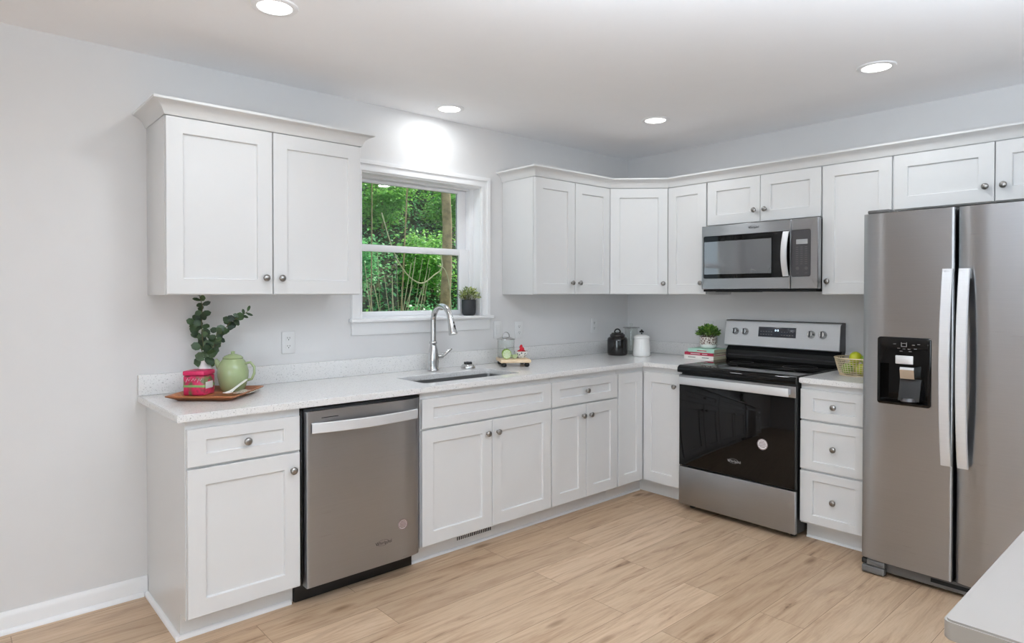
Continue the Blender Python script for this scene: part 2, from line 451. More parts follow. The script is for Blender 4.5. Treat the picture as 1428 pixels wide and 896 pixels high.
# ------------------------------------------------------------------ room shell
T = 0.16
WX0, WX1, WZ0, WZ1 = -2.42, -1.535, 1.215, 2.082      # sink window opening
def wall_with_hole(name, x0, x1, z0, z1, hx0, hx1, hz0, hz1, y0, y1, mat, rot=None):
    b = MB()
    for q in ((x0, hx0, z0, z1), (hx1, x1, z0, z1), (hx0, hx1, z0, hz0), (hx0, hx1, hz1, z1)):
        if q[3] - q[2] > 1e-4: b.box(q[0], q[1], y0, y1, q[2], q[3])
    bmesh.ops.remove_doubles(b.bm, verts=b.bm.verts[:], dist=1e-5)
    o = b.build(name, mat, None, 0)
    if rot: o.location, o.rotation_euler = rot
    return struct(o)
struct(MB().box(XL - T, T, YF - T, T, -0.12, 0).build('floor', 'floor', None, 0))
struct(MB().box(XL - T, T, YF - T, T, CEIL, CEIL + 0.12).build('ceiling', 'ceiling', None, 0))
wall_with_hole('wall_back', XL, 0, 0, CEIL, WX0, WX1, WZ0, WZ1, 0, T, 'wall')
struct(MB().box(0, T, YF, T, 0, CEIL).build('wall_right', 'wall', None, 0))
wall_with_hole('wall_front', XL, 0, 0, CEIL, -5.2, -2.0, 0.35, 2.3, YF - T, YF, 'wall')
wall_with_hole('wall_left', 0, -YF + T, 0, CEIL, 3.4, 5.8, 0.35, 2.3, 0, T, 'wall', ((XL, T - 0.0 - T, 0), (0, 0, -PI / 2)))
bpy.data.objects['wall_left'].rotation_euler = (0, 0, -PI / 2)
bpy.data.objects['wall_left'].location = (XL - T, 0, 0)

# baseboards: flat board with an eased, stepped top
def board_profile(h=0.085, d=0.014): return [(0, 0), (-d, 0), (-d, h - 0.02), (-d * 0.75, h - 0.012), (-d * 0.4, h), (0, h)]
bb = MB().prism(board_profile(), 'x', XL, -3.509).build('baseboard_back', 'trim'); struct(bb)
def qround(r=0.017, n=6): return [(0, 0)] + [(-r * math.cos(PI / 2 * i / n), r * math.sin(PI / 2 * i / n)) for i in range(n + 1)]
struct(MB().prism([(p[0] - 0.0142, p[1]) for p in qround()], 'x', XL, -3.527).build('trim_1', 'trim'))          # shoe moulding of the back wall
q = MB().prism([(-3.5075 + p[0], p[1]) for p in qround()], 'y', -0.5475, -0.0145); struct(q.build('trim_2', 'trim'))        # along the end panel
TOE = -0.53
struct(MB().prism([(TOE - 0.001 + p[0], p[1]) for p in qround()], 'x', -3.526, -3.056).build('trim_3', 'trim'))
struct(MB().prism([(TOE - 0.001 + p[0], p[1]) for p in qround(0.012)], 'x', -2.428, -0.545).build('trim_4', 'toe'))
struct(MB().prism([(TOE - 0.001 + p[0], p[1]) for p in qround(0.012)], 'y', -2.068, -1.709).build('trim_5', 'trim'))

# sink window --------------------------------------------------------------
win = bpy.data.objects.new('window_1', None); COL.objects.link(win); win.location = (0, 0, 0); struct(win)
b = MB()      # casing: three mitred boards with a stepped moulding, outer edge raised
CW = 0.066
def casing_board(b, p):           # p: inner/outer corner quads of a mitred board
    for (t0, t1, d) in ((0.0, 1.0, 0.012), (0.62, 0.97, 0.019), (0.04, 0.16, 0.016)):
        q = [(p[0][0] + (p[3][0] - p[0][0]) * t, p[0][1] + (p[3][1] - p[0][1]) * t) for t in (t0, t1)]
        r = [(p[1][0] + (p[2][0] - p[1][0]) * t, p[1][1] + (p[2][1] - p[1][1]) * t) for t in (t0, t1)]
        b.prism([q[0], r[0], r[1], q[1]], 'y', -d, -0.0005)
zi, zs = WZ1 - 0.004, 1.236
casing_board(b, [(WX0 + .004, zi), (WX1 - .004, zi), (WX1 - .004 + CW, zi + CW), (WX0 + .004 - CW, zi + CW)])
casing_board(b, [(WX1 - .004, zs), (WX1 - .004, zi), (WX1 - .004 + CW, zi + CW), (WX1 - .004 + CW, zs)])
casing_board(b, [(WX0 + .004, zs), (WX0 + .004, zi), (WX0 + .004 - CW, zi + CW), (WX0 + .004 - CW, zs)])
b.build('window_casing', 'trim', win)
b = MB(); b.box(WX0 - .075, WX1 + .075, -0.045, -0.0005, 1.2155, 1.2355, 0.005); b.box(WX0 + .001, WX1 - .001, -0.002, 0.075, 1.2155, 1.2355)
b.build('window_stool', 'trim', win)
b = MB(); b.prism([(-0.0005, 1.142), (-0.010, 1.142), (-0.014, 1.152), (-0.014, 1.2), (-0.018, 1.208), (-0.018, 1.2154), (-0.0005, 1.2154)], 'x', WX0 - .06, WX1 + .06)
b.build('window_apron', 'trim', win)
b = MB()     # jamb liner and vinyl frame
b.box(WX0 + .0005, WX0 + .012, 0.0, 0.07, 1.236, WZ1 - .0005); b.box(WX1 - .012, WX1 - .0005, 0, .07, 1.236, WZ1 - .0005); b.box(WX0 + .0125, WX1 - .0125, 0, .07, WZ1 - .012, WZ1 - .0005)
b.build('window_jamb', 'trim', win)
b = MB()
b.box(WX0 + .0005, WX0 + .022, .0705, .15, 1.216, WZ1 - .0005, .002); b.box(WX1 - .045, WX1 - .0005, .0705, .15, 1.216, WZ1 - .0005, .002)
b.box(WX0 + .0225, WX1 - .0455, .0705, .15, WZ1 - .024, WZ1 - .0005, .002); b.box(WX0 + .0225, WX1 - .0455, .0755, .15, 1.216, 1.243, .002)
b.build('window_frame', 'vinyl', win)
SX0, SX1 = WX0 + .023, WX1 - .046
def sash(name, y0, y1, z0, z1, sl, sr, rb, rt):
    b = MB()
    b.box(SX0, SX0 + sl, y0, y1, z0, z1, .003); b.box(SX1 - sr, SX1, y0, y1, z0, z1, .003)
    b.box(SX0 + sl, SX1 - sr, y0, y1, z0, z0 + rb, .003); b.box(SX0 + sl, SX1 - sr, y0, y1, z1 - rt, z1, .003)
    o = b.build(name, 'vinyl', win)
    MB().box(SX0 + sl - .004, SX1 - sr + .004, (y0 + y1) / 2 - .002, (y0 + y1) / 2 + .002, z0 + rb - .004, z1 - rt + .004).build('pane', 'pane', o, 0)
    g = MB()      # dark glazing spacer around the glass
    gy = (y0 + y1) / 2 + .0025
    for q in ((SX0 + sl, SX0 + sl + .003, z0 + rb, z1 - rt), (SX1 - sr - .003, SX1 - sr, z0 + rb, z1 - rt)): g.box(q[0], q[1], gy, gy + .004, q[2], q[3])
    g.build('spacer', 'gray_plastic', o, 0)
    return o
sash('lower_sash', .078, .108, 1.2435, 1.668, .014, .075, .028, .040)
sash('upper_sash', .112, .142, 1.630, WZ1 - .0245, .016, .062, .038, .020)

# unseen rear windows, added to let fill light in (behind the camera) ------------------------------------------
def fill_window(name, w, z0, z1, loc, rz):
    o = bpy.data.objects.new(name, None); COL.objects.link(o); o.location = loc; o.rotation_euler = (0, 0, rz); struct(o)
    b = MB(); f = .05; e = .002
    b.box(-w / 2 + e, -w / 2 + f, .03, .1, z0 + e, z1 - e, .003); b.box(w / 2 - f, w / 2 - e, .03, .1, z0 + e, z1 - e, .003); b.box(-f / 2, f / 2, .03, .1, z0 + e, z1 - e, .003)
    b.box(-w / 2 + f, w / 2 - f, .03, .1, z0 + e, z0 + f, .003); b.box(-w / 2 + f, w / 2 - f, .03, .1, z1 - f, z1 - e, .003)
    b.build('window_frame', 'vinyl', o)
    MB().box(-w / 2 + f, w / 2 - f, .06, .064, z0 + f, z1 - f).build('pane', 'pane', o, 0)
    b = MB()
    for q in ((-w / 2 - .07, w / 2 + .07, z1 + .001, z1 + .07), (-w / 2 - .07, w / 2 + .07, z0 - .07, z0 - .001), (-w / 2 - .07, -w / 2 - .001, z0, z1), (w / 2 + .001, w / 2 + .07, z0, z1)): b.box(q[0], q[1], -.016, -.001, q[2], q[3], .003)
    b.build('window_casing', 'trim', o)
fill_window('fill_window_2', 3.2, 0.35, 2.3, (-3.6, YF, 0), PI)
fill_window('fill_window_3', 2.4, 0.35, 2.3, (XL, -4.6, 0), PI / 2)

# ------------------------------------------------------------------ downlights
def downlight(x, y, label, group=None, k=1.0):
    t = thing('ceiling_light', label, 'light', (x, y, CEIL - .0005), 0, group)
    MB().lathe([(.062, -.001), (.064, -.006), (.072, -.007), (.084, -.004), (.087, -.0005), (.087, 0), (.062, 0)], seg=40).build('trim_ring', 'trim', t)
    MB().lathe([(0, -.004), (.062, -.004), (.062, -.001), (0, -.001)], seg=40).build('diffuser', 'lamp', t)
    d = bpy.data.lights.new('lamp', 'AREA'); d.shape = 'DISK'; d.size = .12; d.energy = DOWNLIGHT_W * k; d.color = (.92, .97, 1.0)
    o = bpy.data.objects.new('lamp', d); COL.objects.link(o); o.parent = t; o.location = (0, 0, -.009)
    return t
downlight(-3.255, -.885, 'round white recessed downlight in front of the paired-door wall cabinet beside the window')
downlight(-1.957, -.224, 'round white recessed downlight close to the wall above the sink window', k=.74)
downlight(-.845, -.882, 'round white recessed downlight in front of the angled corner wall cabinet')
downlight(-.845, -2.164, 'round white recessed downlight in front of the cabinet above the refrigerator')
for x, y in ((-3.26, -2.9), (-5.4, -1.6), (-5.4, -3.4), (-3.2, -5.2)):  # extra downlights out of view, added to brighten the room
    downlight(x, y, 'unseen round white recessed downlight added as fill in the ceiling behind the camera', 'added fill downlights behind the camera')

def uplight(x, y, label, power, group=None, drop=.52):  # out-of-view bowl lamp, added to brighten the ceiling from below
    t = thing('added_bowl_uplight', label, 'light', (x, y, CEIL - .0005), 0, group)
    MB().lathe([(0, 0), (.06, 0), (.06, -.012), (.05, -.022), (.006, -.025), (0, -.025)], seg=32).build('canopy', 'nickel', t)
    for k in range(3):
        a = 2 * PI * k / 3
        MB().tube([(0, 0, -.024), (.19 * math.cos(a), .19 * math.sin(a), -drop)], .0025, 6).build('rod', 'nickel', t)
    MB().lathe([(.20, -drop), (.197, -drop - .03), (.16, -drop - .08), (.09, -drop - .115), (0, -drop - .125), (0, -drop - .119), (.088, -drop - .109), (.155, -drop - .075), (.19, -drop - .028), (.193, -drop)], seg=48).build('bowl', 'trim', t)
    MB().lathe([(0, -drop - .03), (.186, -drop - .03), (.186, -drop - .034), (0, -drop - .034)], seg=40).build('diffuser', 'lamp', t)
    d = bpy.data.lights.new('lamp', 'AREA'); d.shape = 'DISK'; d.size = .34; d.energy = power; d.color = (.825, .94, 1.06)
    o = bpy.data.objects.new('lamp', d); COL.objects.link(o); o.parent = t; o.location = (0, 0, -drop - .02); o.rotation_euler = (PI, 0, 0)
    return t
uplight(-4.1, -2.3, 'white bowl pendant added unseen as ceiling fill, hanging beside the camera', UPLIGHT_W[0], drop=.42)
uplight(-3.2, -2.75, 'white bowl pendant added unseen as ceiling fill, hanging over the floor before the island', UPLIGHT_W[1], drop=.40)
uplight(-2.2, -3.7, 'white bowl pendant added unseen as ceiling fill, hanging low over the island', UPLIGHT_W[3], drop=.66)
uplight(-4.6, -4.6, 'white bowl pendant added unseen as ceiling fill, hanging farther behind the camera', UPLIGHT_W[2])

# ------------------------------------------------------------------ cabinet parts
def knob(parent, x, z, y=0.0):
    """mushroom knob whose foot sits on the door face at local y"""
    pr = [(0, 0), (.0085, 0), (.0085, -.002), (.0052, -.004), (.0048, -.012), (.008, -.015), (.0135, -.0165), (.0162, -.0195), (.0160, -.0225), (.0125, -.0265), (.006, -.0285), (0, -.029)]
    return MB().lathe(pr, (x, y, z), 'y', 20).build('knob', 'nickel', parent, 60)
def shaker(name, parent, x0, x1, z0, z1, yb, th=.019, sw=.067, rw=.067, rec=.0105, knob_at=None):
    """five-piece shaker front: back plane at yb, front at yb-th"""
    yf = yb - th
    b = bmesh.new()
    O = [(x0, z0), (x1, z0), (x1, z1), (x0, z1)]; I = [(x0 + sw, z0 + rw), (x1 - sw, z0 + rw), (x1 - sw, z1 - rw), (x0 + sw, z1 - rw)]
    e = .0018; c = .0014
    cx, cz = (x0 + x1) / 2, (z0 + z1) / 2
    def inset(P, d): return [(x + (d if x < cx else -d), z + (d if z < cz else -d)) for x, z in P]
    loops = [[(x, yb, z) for x, z in O], [(x, yf + e, z) for x, z in O], [(x, yf, z) for x, z in inset(O, e)],
             [(x, yf, z) for x, z in inset(I, -c)], [(x, yf + c, z) for x, z in I], [(x, yf + rec, z) for x, z in inset(I, .0022)]]
    L = [[b.verts.new(p) for p in lp] for lp in loops]
    for A, B in zip(L, L[1:]):
        for i in range(4): b.faces.new([A[i], A[(i + 1) % 4], B[(i + 1) % 4], B[i]])
    b.faces.new(L[0][::-1]); b.faces.new(L[-1])
    q = MB(); q._join(b)
    o = q.build(name, 'cab', parent, 20)
    if knob_at: knob(o, knob_at[0], knob_at[1], yf)
    return o
ZB, ZT = 1.372, 2.131
def wall_cab(label, x0, x1, loc, rz, doors, z0=ZB, z1=ZT, depth=.305):
    """local frame: x to the viewer's right along the wall, y=0 the wall, front towards -y"""
    t = thing('wall_cabinet', label, 'cabinet', loc, rz)
    b = MB(); b.box(x0, x1, -depth, -.002, z0, z1 + .012, .0012)
    b.build('carcass', 'cab', t)
    for (a, c, k) in doors:
        kx = (c - .034) if k == 'r' else (a + .034)
        shaker('door', t, a, c, z0 + .004, z1 - .002, -depth - .002, knob_at=(kx, z0 + .079))
    return t
wl = wall_cab('wide white two-door wall cabinet hanging alone above the tray and eucalyptus', -3.5, -2.592, (0, 0, 0), 0, [(-3.498, -3.049, 'r'), (-3.043, -2.594, 'l')])
wall_cab('white two-door wall cabinet between the sink window and the angled corner cabinet', -1.356, -.612, (0, 0, 0), 0, [(-1.352, -.983, 'r'), (-.977, -.616, 'l')])
# corner wall cabinet with a diagonal front
t = thing('wall_cabinet', 'white single-door corner wall cabinet set at an angle above the canisters', 'cabinet')
MB().prism([(-.002, -.002), (-.610, -.002), (-.610, -.305), (-.305, -.610), (-.002, -.610)], 'z', ZB, ZT + .012).build('carcass', 'cab', t)
hw = .2156 - .012
mx = Matrix.Translation((-.4575, -.4575, 0)) @ Matrix.Rotation(-PI / 4, 4, 'Z')
d = shaker('door', t, -hw, hw, ZB + .004, ZT - .002, -.002, knob_at=(hw - .034, ZB + .079)); d.matrix_local = mx
# range-wall uppers: local x = -world y
wall_cab('narrow white single-door wall cabinet between the corner cabinet and the microwave', .612, .926, (0, 0, 0), RB, [(.618, .922, 'r')])
wall_cab('short white two-door wall cabinet directly above the microwave', .928, 1.690, (0, 0, 0), RB, [(.932, 1.306, 'r'), (1.310, 1.686, 'l')], z0=1.832)
wall_cab('tall white single-door wall cabinet between the microwave and the refrigerator', 1.692, 2.070, (0, 0, 0), RB, [(1.696, 2.066, 'l')])
wall_cab('short wide white two-door wall cabinet above the refrigerator', 2.072, 2.986, (0, 0, 0), RB, [(2.076, 2.526, 'r'), (2.531, 2.982, 'l')], z0=1.832)

def crown(name, path, parent, z0, label=None):
    """cove crown swept with mitres along an open path of (x, y); outward is to the right of the travel direction"""
    prof = [(.000, 0), (.004, 0), (.006, .004), (.009, .012), (.016, .026), (.028, .038), (.044, .047), (.050, .049), (.054, .052), (.054, .062), (.0, .062)]
    pts = [Vector(p) for p in path]; n = len(pts); dirs = [(pts[i + 1] - pts[i]).normalized() for i in range(n - 1)]
    nr = [Vector((d.y, -d.x)) for d in dirs]
    b = bmesh.new(); rows = []
    for i in range(n):
        if i == 0: mvec = nr[0]
        elif i == n - 1: mvec = nr[-1]
        else:
            s_ = (nr[i - 1] + nr[i]).normalized(); mvec = s_ / s_.dot(nr[i])
        rows.append([b.verts.new((pts[i].x + mvec.x * o, pts[i].y + mvec.y * o, z0 + z)) for o, z in prof])
    k = len(prof)
    for A, B in zip(rows, rows[1:]):
        for i in range(k): b.faces.new([A[i], A[(i + 1) % k], B[(i + 1) % k], B[i]])
    b.faces.new(rows[0]); b.faces.new(rows[-1][::-1])
    q = MB(); q._join(b); o = q.build(name, 'cab', parent, 30)
    return o
dd = .3275
crown('crown_molding', [(-3.501, -.002), (-3.501, -dd), (-2.591, -dd), (-2.591, -.002)], wl, ZT + .0005)
c = crown('crown_molding', [(-1.357, -.002), (-1.357, -dd), (-.612 - .009, -dd), (-dd, -.612 - .009), (-dd, -2.988)], None, ZT + .0005)
tag(c, 'long white crown moulding running along the tops of the corner and range-wall cabinets', 'moulding')

# base cabinets --------------------------------------------------------------
CAR = [(-.002, .0005), (TOE, .0005), (TOE, .1), (-.61, .1), (-.61, .8825), (-.002, .8825)]
def base_cab(label, x0, x1, loc, rz, fronts, hollow=False):
    t = thing('base_cabinet', label, 'cabinet', loc, rz)
    b = MB()
    if hollow:
        b.prism(CAR, 'x', x0, x0 + .018); b.prism(CAR, 'x', x1 - .018, x1)
        for q_ in ((-.53, -.002, .1, .118), (-.61, -.53, .1, .118), (-.014, -.002, .1185, .8825), (-.61, -.592, .69, .712), (-.61, -.592, .845, .8825), (-.53, -.512, .0005, .0995)): b.box(x0 + .0182, x1 - .0182, q_[0], q_[1], q_[2], q_[3])
    else: b.prism(CAR, 'x', x0, x1)
    b.build('carcass', 'cab', t, 20)
    for kind, a, b_, z0, z1, kn in fronts:
        sw, rw = (.067, .067) if kind == 'door' else (.070, .047)
        shaker(kind, t, a, b_, z0, z1, -.611, sw=sw, rw=rw, knob_at=kn)
    return t
ZD0, ZD1, ZR0, ZR1 = .110, .692, .702, .850
t = base_cab('white end base cabinet with one drawer over one door, beside the dishwasher', -3.507, -3.046, (0, 0, 0), 0,
         [('drawer', -3.503, -3.052, ZR0, ZR1, (-3.2775, .776)), ('door', -3.503, -3.052, ZD0, ZD1, (-3.086, .620))])
base_cab('wide white sink base cabinet with a long false drawer front above two doors', -2.424, -1.510, (0, 0, 0), 0,
         [('drawer_front', -2.421, -1.513, ZR0, ZR1, None), ('door', -2.421, -1.969, ZD0, ZD1, (-2.004, .622)), ('door', -1.965, -1.513, ZD0, ZD1, (-1.931, .622))], hollow=True)
base_cab('white base cabinet with one drawer over two narrow doors, beside the corner cabinet', -1.508, -.898, (0, 0, 0), 0,
         [('drawer', -1.505, -.901, ZR0, ZR1, (-1.203, .776)), ('door', -1.505, -1.205, ZD0, ZD1, (-1.238, .622)), ('door', -1.201, -.901, ZD0, ZD1, (-1.168, .622))])
# L-shaped corner base cabinet
t = thing('base_cabinet', 'white L-shaped corner base cabinet with two doors meeting in the inside corner', 'cabinet')
b = MB()
b.prism([(-.896, -.002), (-.002, -.002), (-.002, -.928), (-.61, -.928), (-.61, -.61), (-.896, -.61)], 'z', .1, .8825)
b.prism([(-.896, -.002), (-.002, -.002), (-.002, -.928), (TOE, -.928), (TOE, TOE), (-.896, TOE)], 'z', .0005, .1)
b.build('carcass', 'cab', t, 20)
shaker('door', t, -.888, -.633, .112, .850, -.611, sw=.062)
d = shaker('door', t, .635, .925, .112, .850, -.611, sw=.062, knob_at=(.889, .772)); d.rotation_euler = (0, 0, RB)
# drawer base by the refrigerator
base_cab('white base cabinet with three stacked drawers between the range and the refrigerator', 1.707, 2.072, (0, 0, 0), RB,
         [('drawer', 1.710, 2.069, .684, .850, (1.893, .767)), ('drawer', 1.710, 2.069, .408, .673, (1.893, .541)), ('drawer', 1.710, 2.069, .112, .396, (1.893, .254))])
# toe-kick register under the sink doors
t = thing('toe_kick_register', 'slotted dark floor register grille in the toe kick under the sink cabinet', 'vent', (-2.02, TOE - .0015, 0))
MB().box(-.125, .125, -.004, 0, .042, .094, .001).build('frame', 'toe', t)
b = MB()
for i in range(19): b.box(-.117 + i * .0128, -.117 + i * .0128 + .0062, -.0058, -.0042, .047, .089)
b.build('grille', 'dark', t, 0)

# ------------------------------------------------------------------ worktops
def slab(name, outer, hole, z0, z1, parent=None, mat='quartz', bev=.003):
    b = bmesh.new()
    def loop(P):
        v = [b.verts.new((x, y, z1)) for x, y in P]
        return v, [b.edges.new((v[i], v[(i + 1) % len(v)])) for i in range(len(v))]
    v, e = loop(outer); es = e
    if hole: _, e2 = loop(hole); es = e + e2
    bmesh.ops.triangle_fill(b, use_beauty=True, use_dissolve=False, edges=es)
    top = b.faces[:]
    r = bmesh.ops.extrude_face_region(b, geom=top)
    nv = [x for x in r['geom'] if isinstance(x, bmesh.types.BMVert)]
    for x in nv: x.co.z = z0
    bmesh.ops.recalc_face_normals(b, faces=b.faces[:])
    ed = [x for x in b.edges if len(x.link_faces) == 2 and abs(x.calc_face_angle(0)) > 1.2 and abs(x.verts[0].co.z - x.verts[1].co.z) < 1e-5]
    bmesh.ops.bevel(b, geom=ed, offset=bev, segments=2, affect='EDGES')
    q = MB(); q._join(b); return q.build(name, mat, parent, 30)
def rrect(x0, x1, y0, y1, r, n=6):
    P = []
    for cx, cy, a0 in ((x1 - r, y1 - r, 0), (x0 + r, y1 - r, 90), (x0 + r, y0 + r, 180), (x1 - r, y0 + r, 270)):
        for i in range(n + 1):
            a = math.radians(a0 + 90 * i / n); P.append((cx + r * math.cos(a), cy + r * math.sin(a)))
    return P
CT0, CT1 = .884, .914
t = thing('countertop', 'long L-shaped speckled white quartz countertop holding the sink', 'countertop')
slab('worktop', [(-3.543, -.002), (-3.543, -.648), (-.648, -.648), (-.648, -.930), (-.002, -.930), (-.002, -.002)], rrect(-2.338, -1.668, -.530, -.236, .03), CT0, CT1, t)
b = MB(); b.box(-3.543, -.0225, -.022, -.002, CT1 + .0005, 1.008, .002); b.box(-.022, -.002, -.930, -.002, CT1 + .0005, 1.008, .002)
b.build('backsplash', 'quartz', t)
t = thing('countertop', 'short speckled white quartz countertop under the wire fruit basket', 'countertop')
slab('worktop', [(-.002, -1.7095), (-.648, -1.7095), (-.648, -2.075), (-.002, -2.075)], None, CT0, CT1, t)
MB().box(-.022, -.002, -2.075, -1.7095, CT1 + .0005, 1.008, .002).build('backsplash', 'quartz', t)
# undermount sink
t = thing('kitchen_sink', 'undermount stainless steel single-bowl sink set in the long countertop', 'sink', (-2.003, -.383, 0))
b = bmesh.new(); rows = []
for (mx_, z, r) in ((.020, .8835, .05), (.004, .8835, .034), (.003, .872, .033), (-.004, .72, .03), (-.03, .700, .03), (-.28, .698, .02)):
    hx, hy = .335 + mx_, .147 + (mx_ if mx_ > -.2 else -.12)
    rows.append([b.verts.new((x, y, z)) for x, y in rrect(-hx, hx, -hy, hy, r)])
k = len(rows[0])
for A, B in zip(rows, rows[1:]):
    for i in range(k): b.faces.new([A[i], A[(i + 1) % k], B[(i + 1) % k], B[i]])
b.faces.new(rows[-1])
q = MB(); q._join(b); o = q.build('bowl', 'sink_steel', t, 40)
md = o.modifiers.new('thickness', 'SOLIDIFY'); md.thickness = .0015; md.offset = -1
MB().lathe([(0, .7005), (.02, .7005), (.043, .703), (.045, .7005), (.045, .6985), (0, .6985)], (0, 0, 0)).build('drain', 'chrome', t)

# ------------------------------------------------------------------ faucet and strainer
t = thing('kitchen_faucet', 'tall brushed chrome pull-down gooseneck faucet behind the sink', 'faucet', (-2.0, -.116, CT1 + .0005))
MB().lathe([(0, 0), (.034, 0), (.036, .004), (.034, .010), (.031, .030), (.034, .06), (.033, .085), (.026, .13), (.021, .150), (.0185, .160), (.023, .165), (.024, .172), (.019, .178), (.0165, .182), (0, .182)], seg=32).build('body', 'chrome', t, 60)
pts = [(0, 0, .18), (0, 0, .25)] + [(0, -.0875 + .0875 * math.cos(a), .302 + .0875 * math.sin(a)) for a in [PI * .93 * i / 18 for i in range(19)]]
tip = Vector(pts[-1]); dirn = (Vector(pts[-1]) - Vector(pts[-2])).normalized()
MB().tube(pts, .0172, 16).build('spout', 'chrome', t, 60)
hd = MB()
pr = [(0, 0), (.0165, 0), (.0195, .006), (.0185, .012), (.0185, .03), (.021, .06), (.0245, .088), (.026, .094), (.025, .100), (.0, .1005)]
rot = Vector((0, 0, 1)).rotation_difference(dirn).to_matrix().to_4x4()
o = hd.lathe(pr, mat=Matrix.Translation(tip - dirn * .003) @ rot, seg=24).build('spray_head', 'chrome', t, 60)
b = MB(); n_ = rot @ Vector((0, 0, 1))
side = Vector((.25, -.97, 0)); side = (side - dirn * side.dot(dirn)).normalized()
for k_, rr_ in ((.032, .008), (.055, .011), (.068, .010)):
    b.ball(tip + dirn * k_ + side * .0175, rr_, (.7, .7, 1), 12, 8)
b.build('spray_button', 'black', o)
b = MB(); b.lathe([(0, 0), (.016, 0), (.0175, .02), (.0175, .034), (.014, .042), (.010, .048), (0, .05)], (.022, 0, .082), 'x', 20)
b.tube([(.066, 0, .082), (.080, 0, .090), (.105, 0, .108), (.135, 0, .126)], [.007, .0085, .0095, .0065], 12)
b.build('handle', 'chrome', t, 60)
t = thing('sink_strainer', 'small domed chrome cap with a black top on the counter behind the sink', 'sink cap', (-1.752, -.135, CT1 + .0005))
MB().lathe([(0, 0), (.045, 0), (.046, .005), (.040, .018), (.031, .026), (0, .027)], seg=32).build('cap', 'chrome', t, 60)
b = MB()
for a in range(6): b.lathe([(0, .026), (.011, .026), (.011, .036), (.008, .039), (0, .039)], (.016 * math.cos(a * PI / 3), .016 * math.sin(a * PI / 3), 0), seg=12)
b.lathe([(0, .026), (.016, .026), (.016, .037), (0, .037)], seg=16)
b.build('top_ring', 'black', t)

# ------------------------------------------------------------------ outlets and switch
def outlet(x, z, loc, rz, label, kind='outlet'):
    t = thing('wall_' + kind, label, kind, loc, rz)
    MB().box(x - .036, x + .036, -.0065, -.0008, z - .058, z + .058, .003).build('cover_plate', 'outlet', t)
    if kind == 'outlet':
        for s in (.021, -.021):
            o = MB().prism([(x + .0165 * math.cos(a), z + s + max(-.0125, min(.0125, .0165 * math.sin(a)))) for a in [2 * PI * i / 24 for i in range(24)]], 'y', -.0082, -.0066).build('receptacle', 'outlet', t)
            b = MB()
            for dx in (-.006, .006): b.box(x + dx - .001, x + dx + .001, -.0088, -.0083, z + s, z + s + .008)
            b.lathe([(0, -.0005), (.0026, -.0005), (.0026, 0), (0, 0)], (x, -.0083, z + s - .006), 'y', 10)
            b.build('slots', 'dark', o, 0)
    else:
        MB().box(x - .016, x + .016, -.0095, -.0066, z - .033, z + .033, .002).build('rocker', 'outlet', t)
    return t
outlet(-2.842, 1.121, (0, 0, 0), 0, 'white duplex outlet on the wall between the eucalyptus and the window')
outlet(-1.397, 1.135, (0, 0, 0), 0, 'white wall switch beside the window behind the glass jar', 'switch')
outlet(-1.206, 1.128, (0, 0, 0), 0, 'white duplex outlet on the wall above the berry bowl')
outlet(-.421, 1.131, (0, 0, 0), 0, 'white duplex outlet in the corner beside the black canister')
outlet(.748, 1.122, (0, 0, 0), RB, 'white duplex outlet on the range wall behind the leafy plant on the books')

# ------------------------------------------------------------------ dishwasher
def logo(parent, x, y, z, size, mat):
    o = text_obj('brand_lettering', 'Whirlpool', size, x, y, z, mat, parent, squash=.95)
    MB().ring(size * .62, size * .022, (x - size * .2, y - .0003, z + size * .05), 'y', 40, 6, 2.3).build('logo_ring', mat, o)
    return o
t = thing('dishwasher', 'stainless steel dishwasher with a curved bar handle under the long countertop', 'dishwasher', (-2.736, 0, 0))
MB().box(-.300, .300, -.600, -.01, .1, .868, .002).build('tub', 'black', t)
MB().box(-.306, .306, -.545, -.02, .0008, .0995, .002).build('kick_plate', 'black', t)
P = [(-.294, -.602), (-.294, -.643), (-.292, -.647), (-.288, -.648), (-.278, -.648)]
for i in range(25):
    tt = .985 * i / 24
    P.append((.294 - .12 * (1 - tt), -.648 + .024 * (1 - math.sqrt(1 - tt * tt))))
P += [(.294, -.618), (.294, -.602)]
d = MB().prism(P[::-1], 'z', .094, .864).build('door', 'steel', t, 40)
b = MB(); b.bowbar('x', -.272, .272, .790, .046, .655, .688, .010)
for sx in (-1, 1): b.box(sx * .262 - .01, sx * .262 + .01, -.656, -.630, .770, .810, .002)
b.build('handle', 'steel_light', d)
MB().box(-.225, -.145, -.6486, -.6466, .830, .8335).build('status_slot', 'dark', d)
MB().box(-.2975, .2975, -.628, -.602, .8645, .875, .0005).build('control_strip', 'black', t)
logo(d, .085, -.6483, .200, .022, 'dgray')
def sticker(parent, x, y, z, r, ring_m, mat):
    o = MB().lathe([(0, -.0006), (r, -.0006), (r, 0), (0, 0)], (x, y, z), 'y', 32).build('round_sticker', mat, parent)
    b = MB(); b.ring(r * .93, r * .05, (x, y - .0006, z), 'y', 36, 6)
    for i, ww in enumerate((.42, .62, .66, .72, .5)):
        if i == 3: ww = .75
        b.box(x - r * ww, x + r * ww, y - .001, y - .0006, z + r * (.55 - .27 * i), z + r * (.55 - .27 * i) + r * .10)
    b.build('sticker_lettering', ring_m, o, 0)
    return o
M['sticker_ink'] = plain('sticker_ink', rgb(110, 72, 72), 0.6)
M['sticker'] = plain('sticker_film', rgb(164, 154, 150), 0.5)
sticker(d, .190, -.6478, .262, .026, 'sticker_ink', 'sticker')

